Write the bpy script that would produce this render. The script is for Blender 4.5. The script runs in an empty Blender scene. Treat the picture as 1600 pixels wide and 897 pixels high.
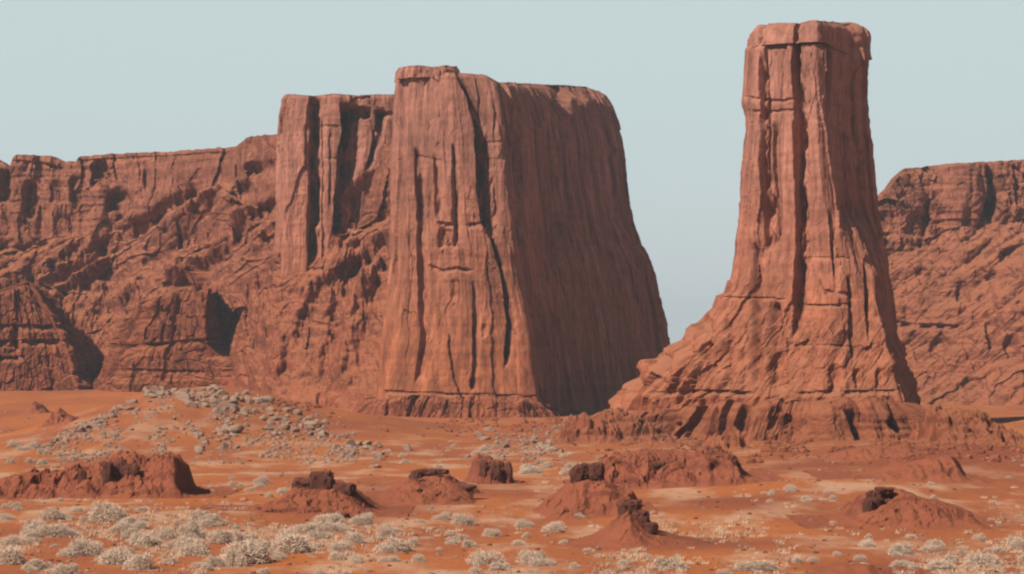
import bpy, math, random
import numpy as np
from mathutils import Vector

S = bpy.context.scene
COL = S.collection
# ------------------------------------------------------------------ camera, light
F = 4537.0          # focal length in pixels of the 1600 px wide photograph
HY = 560.0          # eye level row
ZC = 18.0           # eye height above the desert floor, metres
SUN_EL, SUN_AZ = math.radians(40), math.radians(46)   # sun behind the viewer's left shoulder
cam_d = bpy.data.cameras.new('camera'); cam = bpy.data.objects.new('camera', cam_d); COL.objects.link(cam)
cam_d.sensor_width = 36; cam_d.lens = 36 * F / 1600
cam_d.shift_y = (HY - 448.5) / 1600
cam_d.clip_start = 1; cam_d.clip_end = 30000
cam.location = (0, 0, ZC); cam.rotation_euler = (math.pi / 2, 0, 0)
S.camera = cam
sv = Vector((-math.sin(SUN_AZ) * math.cos(SUN_EL), -math.cos(SUN_AZ) * math.cos(SUN_EL), math.sin(SUN_EL)))
sl = bpy.data.lights.new('sun', 'SUN'); sl.energy = 5.0; sl.angle = math.radians(0.6); sl.color = (1.0, 0.93, 0.84)
sun = bpy.data.objects.new('sun', sl); COL.objects.link(sun)
sun.rotation_euler = sv.to_track_quat('Z', 'Y').to_euler(); sun.location = (-200, -200, 300)
W = bpy.data.worlds.new('World'); S.world = W; W.use_nodes = True
nt = W.node_tree; nt.nodes.clear()
wo = nt.nodes.new('ShaderNodeOutputWorld'); bg = nt.nodes.new('ShaderNodeBackground')
sky = nt.nodes.new('ShaderNodeTexSky'); sky.sky_type = 'NISHITA'; sky.sun_disc = False
sky.sun_elevation = SUN_EL; sky.sun_rotation = math.atan2(sv.x, sv.y)
sky.air_density = 1.0; sky.dust_density = 2.5; sky.ozone_density = 2.0; sky.altitude = 600
hs = nt.nodes.new('ShaderNodeHueSaturation'); hs.inputs['Saturation'].default_value = 1.1; hs.inputs['Value'].default_value = 0.36
mixw = nt.nodes.new('ShaderNodeMix'); mixw.data_type = 'RGBA'
tc = nt.nodes.new('ShaderNodeTexCoord'); sx = nt.nodes.new('ShaderNodeSeparateXYZ'); rm = nt.nodes.new('ShaderNodeMapRange')
rm.interpolation_type = 'SMOOTHSTEP'           # pale dusty air low over the horizon, clear blue higher up
rm.inputs[1].default_value = 0.13; rm.inputs[2].default_value = 0.27; rm.inputs[3].default_value = 0.88; rm.inputs[4].default_value = 0.0
nt.links.new(tc.outputs['Generated'], sx.inputs[0]); nt.links.new(sx.outputs[2], rm.inputs[0]); nt.links.new(rm.outputs[0], mixw.inputs[0])
lowc = nt.nodes.new('ShaderNodeMix'); lowc.data_type = 'RGBA'; r5 = nt.nodes.new('ShaderNodeMapRange'); r5.inputs[2].default_value = 0.085
lowc.inputs[6].default_value = (6.6, 7.1, 7.2, 1); lowc.inputs[7].default_value = (6.0, 7.05, 7.1, 1)
nt.links.new(sx.outputs[2], r5.inputs[0]); nt.links.new(r5.outputs[0], lowc.inputs[0]); nt.links.new(lowc.outputs[2], mixw.inputs[7])
nt.links.new(sky.outputs[0], hs.inputs['Color']); nt.links.new(hs.outputs[0], mixw.inputs[6])
nt.links.new(mixw.outputs[2], bg.inputs['Color'])
bg.inputs['Strength'].default_value = 0.099
nt.links.new(bg.outputs[0], wo.inputs['Surface'])
S.view_settings.view_transform = 'Standard'; S.view_settings.look = 'None'
S.view_settings.exposure = 0.12; S.view_settings.gamma = 1
HAZE = 0.000075
S.cycles.filter_width = 2.2
S.cycles.max_bounces = 4; S.cycles.volume_bounces = 0; S.cycles.diffuse_bounces = 1

# ------------------------------------------------------------------ noise
_rng = np.random.RandomState(7)
_T = _rng.rand(65536).astype(np.float32)
def vnoise(x, y, z=0.0):
    x = np.asarray(x, np.float64); y = np.asarray(y, np.float64) + 0 * x; z = np.asarray(z, np.float64) + 0 * x
    xi = np.floor(x).astype(np.int64); yi = np.floor(y).astype(np.int64); zi = np.floor(z).astype(np.int64)
    fx = x - xi; fy = y - yi; fz = z - zi
    fx = fx * fx * (3 - 2 * fx); fy = fy * fy * (3 - 2 * fy); fz = fz * fz * (3 - 2 * fz)
    def h(a, b, c):
        n = (a * 73856093) ^ (b * 19349663) ^ (c * 83492791)
        n = (n ^ (n >> 13)) * 1274126177
        return _T[(n ^ (n >> 16)) & 65535]
    r = 0
    for dx in (0, 1):
        wx = fx if dx else 1 - fx
        for dy in (0, 1):
            wy = fy if dy else 1 - fy
            for dz in (0, 1):
                wz = fz if dz else 1 - fz
                r = r + wx * wy * wz * h(xi + dx, yi + dy, zi + dz)
    return r * 2 - 1
def fbm(x, y, z=0.0, o=4, g=0.5):
    a, s, t = 1.0, 0.0, 0.0
    for k in range(o):
        s = s + a * vnoise(x * 2**k + 17.3 * k, y * 2**k + 9.1 * k, z * 2**k + 4.7 * k); t += a; a *= g
    return s / t
def ridged(x, y, z=0.0, o=3, g=0.5):          # 0..1, sharp creases at 0
    a, s, t = 1.0, 0.0, 0.0
    for k in range(o):
        s = s + a * np.abs(vnoise(x * 2**k + 31.7 * k, y * 2**k + 5.3 * k, z * 2**k + 2.9 * k)); t += a; a *= g
    return s / t
def cells(x, y, seed=0):                       # chunky cell noise: (random value of cell, distance to cell edge-ish)
    xi = np.floor(x).astype(np.int64); yi = np.floor(y).astype(np.int64)
    b1 = np.full(x.shape, 9.0); b2 = np.full(x.shape, 9.0); v = np.zeros(x.shape)
    for dx in (-1, 0, 1):
        for dy in (-1, 0, 1):
            a, b = xi + dx, yi + dy
            n = (a * 73856093) ^ (b * 19349663) ^ (seed * 83492791 + 12345)
            n = (n ^ (n >> 13)) * 1274126177
            jx = _T[(n ^ (n >> 16)) & 65535]; jy = _T[(n ^ (n >> 11)) & 65535]; jv = _T[(n ^ (n >> 7)) & 65535]
            d = np.hypot(x - (a + jx), y - (b + jy))
            m = d < b1
            b2 = np.where(m, b1, np.minimum(b2, d)); v = np.where(m, jv, v); b1 = np.where(m, d, b1)
    return v, b2 - b1, b1
def facets(x, y, seed=0, tilt=1.0):
    """angular joint blocks: every cell has its own offset and its own tilt, with sharp edges between"""
    xi = np.floor(x).astype(np.int64); yi = np.floor(y).astype(np.int64)
    b1 = np.full(x.shape, 9.0); out = np.zeros(x.shape)
    for dx in (-1, 0, 1):
        for dy in (-1, 0, 1):
            a, b = xi + dx, yi + dy
            n = (a * 73856093) ^ (b * 19349663) ^ (seed * 83492791 + 777)
            n = (n ^ (n >> 13)) * 1274126177
            jx = _T[(n ^ (n >> 16)) & 65535]; jy = _T[(n ^ (n >> 11)) & 65535]; jv = _T[(n ^ (n >> 7)) & 65535]
            t1 = _T[(n ^ (n >> 9)) & 65535]; t2 = _T[(n ^ (n >> 5)) & 65535]
            ex, ey = x - (a + jx), y - (b + jy)
            d = ex * ex + ey * ey; m = d < b1
            out = np.where(m, (jv - 0.5) + tilt * ((t1 - 0.5) * ex + (t2 - 0.5) * ey), out); b1 = np.where(m, d, b1)
    return out
def sstep(a, b, x):
    t = np.clip((x - a) / (b - a + 1e-12), 0, 1); return t * t * (3 - 2 * t)
def tab(x, pts):
    return np.interp(x, [p[0] for p in pts], [p[1] for p in pts])
def pix(X, Y, Z):
    return 800 + F * X / Y, HY - F * (Z - ZC) / Y

# ------------------------------------------------------------------ object helpers
def mesh_obj(name, V, faces, mat, parent=None, smooth=True, loc=None):
    V = np.asarray(V, np.float64).reshape(-1, 3)
    if parent is not None: V = V - np.asarray(parent.location)
    if loc is not None: V = V - np.asarray(loc)
    me = bpy.data.meshes.new(name)
    faces = np.asarray(faces, np.int32); n, k = faces.shape
    me.vertices.add(len(V)); me.vertices.foreach_set('co', V.astype(np.float32).ravel())
    me.loops.add(n * k); me.loops.foreach_set('vertex_index', faces.ravel())
    me.polygons.add(n); me.polygons.foreach_set('loop_start', np.arange(0, n * k, k, dtype=np.int32))
    me.polygons.foreach_set('loop_total', np.full(n, k, np.int32))
    me.polygons.foreach_set('use_smooth', np.full(n, smooth, bool))
    me.update(calc_edges=True); me.validate()
    me.materials.append(mat)
    o = bpy.data.objects.new(name, me); COL.objects.link(o)
    if loc is not None: o.location = loc
    if parent is not None:
        o.parent = parent
    return o
def thing(name, label, cat, group=None, loc=(0, 0, 0)):
    o = bpy.data.objects.new(name, None); COL.objects.link(o); o.location = loc
    o['label'] = label; o['category'] = cat
    if group: o['group'] = group
    return o
def tag(o, label, cat, group=None):
    o['label'] = label; o['category'] = cat
    if group: o['group'] = group
    return o
def grid_faces(nr, nc, wrap=False):
    r = np.arange(nr - 1)[:, None]; c = np.arange(nc if wrap else nc - 1)[None, :]
    c2 = (c + 1) % nc
    a = r * nc + c; b = r * nc + c2; d = (r + 1) * nc + c; e = (r + 1) * nc + c2
    return np.stack([a, b, e, d], -1).reshape(-1, 4)

# ------------------------------------------------------------------ materials
def rock_mat(name, low, high, zlo, zhi, dust, streak=0.5, bump=0.5, scale=1.0, rough=0.95, bed=1.0, blot=1.0):
    m = bpy.data.materials.new(name); m.use_nodes = True; N = m.node_tree.nodes; L = m.node_tree.links
    b = N['Principled BSDF']; b.inputs['Roughness'].default_value = rough
    if 'Specular IOR Level' in b.inputs: b.inputs['Specular IOR Level'].default_value = 0.1
    g = N.new('ShaderNodeNewGeometry'); sep = N.new('ShaderNodeSeparateXYZ'); L.new(g.outputs['Position'], sep.inputs[0])
    mr = N.new('ShaderNodeMapRange'); mr.inputs[1].default_value = zlo; mr.inputs[2].default_value = zhi
    wob = N.new('ShaderNodeTexNoise'); wob.inputs['Scale'].default_value = 0.06 * scale; wob.inputs['Detail'].default_value = 4
    L.new(g.outputs['Position'], wob.inputs['Vector'])
    ma = N.new('ShaderNodeMath'); ma.operation = 'MULTIPLY_ADD'; ma.inputs[1].default_value = 18
    L.new(wob.outputs[0], ma.inputs[0]); L.new(sep.outputs[2], ma.inputs[2]); L.new(ma.outputs[0], mr.inputs[0])
    c1 = N.new('ShaderNodeMix'); c1.data_type = 'RGBA'; c1.inputs[6].default_value = (*low, 1); c1.inputs[7].default_value = (*high, 1)
    L.new(mr.outputs[0], c1.inputs[0])
    # strata: thin bands, nearly level
    mp = N.new('ShaderNodeMapping'); mp.inputs['Scale'].default_value = (0.012 * scale, 0.012 * scale, 0.42 * scale)
    st = N.new('ShaderNodeTexNoise'); st.inputs['Scale'].default_value = 1; st.inputs['Detail'].default_value = 6
    L.new(g.outputs['Position'], mp.inputs[0]); L.new(mp.outputs[0], st.inputs['Vector'])
    r1 = N.new('ShaderNodeMapRange'); r1.inputs[1].default_value = 0.35; r1.inputs[2].default_value = 0.65
    r1.inputs[3].default_value = 1 - 0.16 * bed; r1.inputs[4].default_value = 1 + 0.13 * bed; L.new(st.outputs[0], r1.inputs[0])
    # vertical stains
    mp2 = N.new('ShaderNodeMapping'); mp2.inputs['Scale'].default_value = (0.13 * scale, 0.13 * scale, 0.011 * scale)
    s2 = N.new('ShaderNodeTexNoise'); s2.inputs['Scale'].default_value = 1; s2.inputs['Detail'].default_value = 8; s2.inputs['Roughness'].default_value = 0.62; s2.inputs['Distortion'].default_value = 0.25
    L.new(g.outputs['Position'], mp2.inputs[0]); L.new(mp2.outputs[0], s2.inputs['Vector'])
    r2 = N.new('ShaderNodeMapRange'); r2.inputs[1].default_value = 0.38; r2.inputs[2].default_value = 0.62
    r2.inputs[3].default_value = 1 - 0.32 * streak; r2.inputs[4].default_value = 1 + 0.14 * streak; L.new(s2.outputs[0], r2.inputs[0])
    mp3 = N.new('ShaderNodeMapping'); mp3.inputs['Scale'].default_value = (0.55 * scale, 0.55 * scale, 0.05 * scale)
    s3 = N.new('ShaderNodeTexNoise'); s3.inputs['Scale'].default_value = 1; s3.inputs['Detail'].default_value = 6; s3.inputs['Roughness'].default_value = 0.7; s3.inputs['Distortion'].default_value = 0.5
    L.new(g.outputs['Position'], mp3.inputs[0]); L.new(mp3.outputs[0], s3.inputs['Vector'])
    r6 = N.new('ShaderNodeMapRange'); r6.inputs[1].default_value = 0.40; r6.inputs[2].default_value = 0.56
    r6.inputs[3].default_value = 1 - 0.34 * streak; r6.inputs[4].default_value = 1.03; L.new(s3.outputs[0], r6.inputs[0])
    m6 = N.new('ShaderNodeMath'); m6.operation = 'MULTIPLY'; L.new(r2.outputs[0], m6.inputs[0]); L.new(r6.outputs[0], m6.inputs[1]); r2 = m6
    mm = N.new('ShaderNodeMath'); mm.operation = 'MULTIPLY'; L.new(r1.outputs[0], mm.inputs[0]); L.new(r2.outputs[0], mm.inputs[1])
    # blotches
    bl = N.new('ShaderNodeTexNoise'); bl.inputs['Scale'].default_value = 0.35 * scale; bl.inputs['Detail'].default_value = 8; bl.inputs['Roughness'].default_value = 0.65
    L.new(g.outputs['Position'], bl.inputs['Vector'])
    r3 = N.new('ShaderNodeMapRange'); r3.inputs[1].default_value = 0.3; r3.inputs[2].default_value = 0.7
    r3.inputs[3].default_value = 1 - 0.2 * blot; r3.inputs[4].default_value = 1 + 0.18 * blot; L.new(bl.outputs[0], r3.inputs[0])
    m2 = N.new('ShaderNodeMath'); m2.operation = 'MULTIPLY'; L.new(mm.outputs[0], m2.inputs[0]); L.new(r3.outputs[0], m2.inputs[1])
    vs = N.new('ShaderNodeVectorMath'); vs.operation = 'SCALE'; L.new(c1.outputs[2], vs.inputs[0]); L.new(m2.outputs[0], vs.inputs['Scale'])
    # dust lying on level ledges
    sn = N.new('ShaderNodeSeparateXYZ'); L.new(g.outputs['Normal'], sn.inputs[0])
    r4 = N.new('ShaderNodeMapRange'); r4.inputs[1].default_value = 0.45; r4.inputs[2].default_value = 0.95; r4.inputs[4].default_value = 0.75
    L.new(sn.outputs[2], r4.inputs[0])
    c2 = N.new('ShaderNodeMix'); c2.data_type = 'RGBA'; c2.inputs[7].default_value = (*dust, 1)
    L.new(r4.outputs[0], c2.inputs[0]); L.new(vs.outputs[0], c2.inputs[6])
    L.new(c2.outputs[2], b.inputs['Base Color'])
    bt = N.new('ShaderNodeTexNoise'); bt.inputs['Scale'].default_value = 2.4 * scale; bt.inputs['Detail'].default_value = 10; bt.inputs['Roughness'].default_value = 0.75
    L.new(g.outputs['Position'], bt.inputs['Vector'])
    bp = N.new('ShaderNodeBump'); bp.inputs['Strength'].default_value = bump; bp.inputs['Distance'].default_value = 0.9 / scale
    L.new(bt.outputs[0], bp.inputs['Height']); L.new(bp.outputs[0], b.inputs['Normal'])
    return m
SANDC = (0.440, 0.138, 0.044)
M_tower = rock_mat('sandstone', (0.355, 0.108, 0.052), (0.43, 0.186, 0.130), 25, 85, (0.42, 0.17, 0.09), 0.9, 0.5, bed=0.6)
M_butte = rock_mat('sandstone_butte', (0.375, 0.124, 0.058), (0.375, 0.158, 0.108), 25, 95, (0.42, 0.17, 0.09), 1.0, 0.45, bed=0.5)
M_mesa = rock_mat('sandstone_mesa', (0.275, 0.080, 0.039), (0.295, 0.106, 0.064), 25, 95, (0.42, 0.155, 0.072), 0.7, 0.7, blot=1.9)
M_clay = rock_mat('red_clay', (0.25, 0.075, 0.042), (0.25, 0.075, 0.042), 0, 50, (0.36, 0.11, 0.052), 0.5, 0.6, 2.0)
M_dark_shade = rock_mat('dark_rock_and_shade', (0.15, 0.056, 0.039), (0.15, 0.056, 0.039), 0, 50, (0.24, 0.085, 0.047), 0.3, 0.8, 2.5)  # shade on the hillock caps put into a dark rock colour; chips share it
M_boulder = rock_mat('grey_boulder_rock', (0.27, 0.165, 0.115), (0.27, 0.165, 0.115), 0, 50, (0.40, 0.25, 0.175), 0.2, 0.6, 3.0)

def sand_mat():
    m = bpy.data.materials.new('desert_sand'); m.use_nodes = True; N = m.node_tree.nodes; L = m.node_tree.links
    b = N['Principled BSDF']; b.inputs['Roughness'].default_value = 0.95; b.inputs['Specular IOR Level'].default_value = 0.05
    g = N.new('ShaderNodeNewGeometry')
    mp = N.new('ShaderNodeMapping'); mp.inputs['Scale'].default_value = (1, 0.35, 1); L.new(g.outputs['Position'], mp.inputs[0])
    def noise(sc, det, lo, hi, rough=0.6):
        n = N.new('ShaderNodeTexNoise'); n.inputs['Scale'].default_value = sc; n.inputs['Detail'].default_value = det; n.inputs['Roughness'].default_value = rough
        L.new(mp.outputs[0], n.inputs['Vector'])
        r = N.new('ShaderNodeMapRange'); r.inputs[1].default_value = lo; r.inputs[2].default_value = hi; L.new(n.outputs[0], r.inputs[0]); return r.outputs[0]
    def mix(fac, a, bcol):
        c = N.new('ShaderNodeMix'); c.data_type = 'RGBA'
        if isinstance(a, tuple): c.inputs[6].default_value = (*a, 1)
        else: L.new(a, c.inputs[6])
        c.inputs[7].default_value = (*bcol, 1); L.new(fac, c.inputs[0]); return c.outputs[2]
    c = mix(noise(0.035, 5, 0.42, 0.60), SANDC, (0.345, 0.105, 0.045))
    at = N.new('ShaderNodeAttribute'); at.attribute_name = 'clay'
    c = mix(at.outputs['Fac'], c, (0.27, 0.078, 0.040))
    # pale gravelly litter
    lit = noise(0.11, 7, 0.49, 0.63)
    at2 = N.new('ShaderNodeAttribute'); at2.attribute_name = 'litter'
    mu = N.new('ShaderNodeMath'); mu.operation = 'MULTIPLY'; L.new(lit, mu.inputs[0]); L.new(at2.outputs['Fac'], mu.inputs[1])
    c = mix(mu.outputs[0], c, (0.52, 0.28, 0.165))
    spk = noise(1.6, 4, 0.60, 0.70, 0.7)
    mu2 = N.new('ShaderNodeMath'); mu2.operation = 'MULTIPLY'; mu2.inputs[1].default_value = 0.45; L.new(spk, mu2.inputs[0])
    c = mix(mu2.outputs[0], c, (0.22, 0.085, 0.05))
    L.new(c, b.inputs['Base Color'])
    bt = N.new('ShaderNodeTexNoise'); bt.inputs['Scale'].default_value = 0.9; bt.inputs['Detail'].default_value = 8; L.new(mp.outputs[0], bt.inputs['Vector'])
    bp = N.new('ShaderNodeBump'); bp.inputs['Strength'].default_value = 0.35; bp.inputs['Distance'].default_value = 0.5
    L.new(bt.outputs[0], bp.inputs['Height']); L.new(bp.outputs[0], b.inputs['Normal'])
    return m
M_sand = sand_mat()
def plant_mat(name, c1, c2):
    m = bpy.data.materials.new(name); m.use_nodes = True; N = m.node_tree.nodes; L = m.node_tree.links
    b = N['Principled BSDF']; b.inputs['Roughness'].default_value = 0.9; b.inputs['Specular IOR Level'].default_value = 0.05
    oi = N.new('ShaderNodeObjectInfo'); g = N.new('ShaderNodeNewGeometry')
    n = N.new('ShaderNodeTexNoise'); n.inputs['Scale'].default_value = 0.8; L.new(g.outputs['Position'], n.inputs['Vector'])
    ad = N.new('ShaderNodeMath'); ad.operation = 'ADD'; L.new(oi.outputs['Random'], ad.inputs[0]); L.new(n.outputs[0], ad.inputs[1])
    mr = N.new('ShaderNodeMapRange'); mr.inputs[1].default_value = 0.3; mr.inputs[2].default_value = 1.3; L.new(ad.outputs[0], mr.inputs[0])
    c = N.new('ShaderNodeMix'); c.data_type = 'RGBA'; c.inputs[6].default_value = (*c1, 1); c.inputs[7].default_value = (*c2, 1)
    L.new(mr.outputs[0], c.inputs[0]); L.new(c.outputs[2], b.inputs['Base Color'])
    return m
M_shrub = plant_mat('dry_shrub_twigs', (0.76, 0.55, 0.40), (0.66, 0.48, 0.35))
M_grass = plant_mat('dry_grass_blades', (0.62, 0.40, 0.26), (0.56, 0.38, 0.26))

# ------------------------------------------------------------------ ground
def ground(X, Y):
    X = np.asarray(X, float); Y = np.asarray(Y, float)
    Ys = np.maximum(Y, 30)
    q = 800 + F * X / Ys                                            # bearing
    z = 0.55 * fbm(X / 45, Y / 60, 3.1, 3) + 0.20 * fbm(X / 9, Y / 12, 1.7, 3)
    z = z + 0.05 * fbm(X / 1.6, Y / 2.2, 5.7, 2)
    left = 1 - sstep(-120, -10, X)
    z = z + left * 7.0 * sstep(700, 1150, Y)                        # sand apron rising to the left mesa
    # rubble hill in front of the left mesa
    qc = 800 + F * X / 740
    crest = tab(qc, [(40, 0), (100, 1.2), (160, 5.2), (230, 9.6), (330, 11.0), (400, 9.2), (450, 6.8), (520, 4.4), (620, 2.2), (720, 0)])
    z = z + crest * sstep(520, 735, Y) * (1 - sstep(750, 850, Y))
    # red dune swelling on the right
    z = z + 3.4 * np.exp(-((X - 78) / 30)**2 - ((Y - 500) / 75)**2)
    z = z + 1.6 * np.exp(-((X - 46) / 22)**2 - ((Y - 405) / 40)**2)
    z = z + 0.9 * np.exp(-((X - 20 - (Y - 330) * 0.5) / 16)**2 - ((Y - 345) / 24)**2)
    z = z + 1.0 * np.exp(-((X + 42) / 20)**2 - ((Y - 330) / 22)**2)
    z = z + 6.0 * np.exp(-((X - 175) / 42)**2 - ((Y - 745) / 70)**2)
    return z
def build_ground():
    rows = np.concatenate([np.linspace(-150, 190, 12), np.geomspace(200, 1250, 900), np.geomspace(1275, 14000, 50)])
    t = np.concatenate([np.linspace(-3.0, -0.24, 24), np.linspace(-0.225, 0.225, 950), np.linspace(0.24, 3.0, 24)])
    Yg = np.repeat(rows[:, None], len(t), 1)
    Xg = t[None, :] * np.maximum(Yg, 150)
    Z = ground(Xg, Yg)
    V = np.stack([Xg, Yg, Z], -1)
    o = mesh_obj('ground', V, grid_faces(len(rows), len(t)), M_sand)
    o['kind'] = 'structure'
    px, py = pix(Xg, np.maximum(Yg, 30), Z)
    n = fbm(Xg / 14, Yg / 30, 8.8, 4)
    clay = np.zeros_like(Xg)
    for (X0, Y0, sx, sy, a) in [(66, 470, 34, 70, 1.0), (22, 350, 16, 20, .75), (-22, 345, 14, 20, 1.0), (-60, 395, 22, 20, .9), (-10, 400, 16, 24, .7),
                                (48, 330, 16, 20, .8), (17, 283, 11, 11, .9), (28, 425, 20, 24, .8), (70, 620, 60, 40, .6), (5, 700, 60, 90, .4), (32, 250, 7, 9, .9)]:
        clay = np.maximum(clay, a * np.exp(-(((Xg - X0) / sx)**2 + ((Yg - Y0) / sy)**2)**1.5))
    clay = np.clip(clay * (0.85 + 0.9 * n) , 0, 1)
    lit = (1 - clay) * (1 - sstep(520, 700, Yg) * 0.75)
    lit = lit * (1 - 0.9 * (sstep(650, 760, Yg) * (Xg < -60)))
    for nm, arr in (('clay', clay), ('litter', lit)):
        at = o.data.attributes.new(nm, 'FLOAT', 'POINT'); at.data.foreach_set('value', arr.astype(np.float32).ravel())
    return o
build_ground()
def hit(px, py):
    """where the sight line through a picture point meets the ground"""
    px = np.atleast_1d(np.asarray(px, float)); py = np.atleast_1d(np.asarray(py, float))
    Ys = np.geomspace(215, 1500, 900)
    X = (px[:, None] - 800) / F * Ys[None]; Z = ZC - (py[:, None] - HY) / F * Ys[None]
    below = Z <= ground(X, Ys[None] + 0 * X)
    k = np.where(below.any(1), below.argmax(1), len(Ys) - 1)
    Y = Ys[k]; Xh = (px - 800) / F * Y
    return Xh, Y, ground(Xh, Y)

# the dusty air between the viewer and the far cliffs
hv = [(x, y, z) for z in (-9.0, 260.0) for y in (-200.0, 15000.0) for x in (-16000.0, 16000.0)]
hm = bpy.data.materials.new('dusty_air'); hm.use_nodes = True; hn = hm.node_tree; hn.nodes.clear()
ho = hn.nodes.new('ShaderNodeOutputMaterial'); hp = hn.nodes.new('ShaderNodeVolumePrincipled')
hp.inputs['Color'].default_value = (0.80, 0.92, 1.0, 1); hp.inputs['Density'].default_value = HAZE
hn.links.new(hp.outputs[0], ho.inputs['Volume'])
haze = mesh_obj('haze', hv, [(0, 2, 3, 1), (4, 5, 7, 6), (0, 1, 5, 4), (2, 6, 7, 3), (0, 4, 6, 2), (1, 3, 7, 5)], hm, None, False)
haze['kind'] = 'stuff'; haze['label'] = 'thin pale dust haze in the desert air'; haze['category'] = 'haze'

# ------------------------------------------------------------------ rock builders
def feat_disp(px, py, feats, mfac):
    """hand placed cracks and ledges; mfac = metres of surface per picture pixel"""
    D = np.zeros_like(px)
    wob = 3.2 * fbm(px / 16, py / 26, 2.2, 4, 0.6)
    amod = 0.75 + 0.9 * fbm(px / 12, py / 30, 6.6, 3)
    for f in feats:
        kind, pts, w, d = f[:4]
        pts = sorted(pts, key=lambda p: p[1]) if kind in ('notch', 'crack', 'rib') else sorted(pts)
        if kind in ('notch', 'crack', 'rib'):
            y0, y1 = pts[0][1], pts[-1][1]
            xc = np.interp(py, [p[1] for p in pts], [p[0] for p in pts]) + wob
            ww = np.interp(py, [p[1] for p in pts], [(p[2] if len(p) > 2 else w) for p in pts])
            m = sstep(y0 - 4, y0 + 14, py) * (1 - sstep(y1 - 14, y1 + 6, py))
            t = (px - xc) / ww
            if kind == 'notch':                 # a sharp left wall, then the face swings out again
                prof = 1.25 * sstep(-0.16, 0.10, t) * (1 - sstep(0.55, 1.9, t))
            else:
                prof = np.exp(-(t * 2)**2)
            D += (d if kind == 'rib' else -d * (np.clip(amod, 0.3, 1.3) if kind == 'notch' else np.clip(amod, .8, 1.1))) * prof * m
        elif kind == 'vein':
            dist = np.full(px.shape, 1e9)
            for (ax, ay), (bx, by) in zip(f[1][:-1], f[1][1:]):
                tt = np.clip(((px + wob - ax) * (bx - ax) + (py + wob - ay) * (by - ay)) / ((bx - ax)**2 + (by - ay)**2), 0, 1)
                dist = np.minimum(dist, np.hypot(px + wob - ax - tt * (bx - ax), py + wob - ay - tt * (by - ay)))
            D += d * np.exp(-(dist / w)**2) * np.clip(amod, .4, 1.3)
        elif kind == 'ledge':                   # rock above the line stands proud of the rock below it
            x0, x1 = pts[0][0], pts[-1][0]
            yc = np.interp(px, [p[0] for p in pts], [p[1] for p in pts]) + wob * 0.6
            m = sstep(x0 - 3, x0 + 8, px) * (1 - sstep(x1 - 8, x1 + 3, px))
            t = (py - yc) / w
            D += -d * np.clip(amod, 0, 1.3) * sstep(-0.1, 0.1, t) * (1 - sstep(0.3, 1.6, t)) * m
        elif kind == 'pit':                     # pts = [(cx, cy)], w = (rx, ry)
            cx, cy = pts[0]; rx, ry = w
            w2 = fbm(px / 12, py / 12, 8.1, 3)
            r = (np.abs((px - cx + 1.5 * wob) / rx)**2.6 + np.abs((py - cy + ry * .5 * w2) / ry)**2.6)**(1 / 2.6) + 0.35 * w2
            D += -d * (1 - sstep(0.55, 1.12, r))
        elif kind == 'knob':
            cx, cy = pts[0]; rx, ry = w
            r = np.hypot((px - cx + wob) / rx, (py - cy + wob) / ry)
            D += d * np.sqrt(np.clip(1 - r * r, 0, 1))
    return D

def smooth_ring(A, k):
    if k <= 0: return A
    out = A.copy(); n = 2 * k + 1; w = np.hanning(n + 2)[1:-1]; w /= w.sum()
    out = sum(w[i] * np.roll(A, i - k, axis=1) for i in range(n))
    return out

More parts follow.
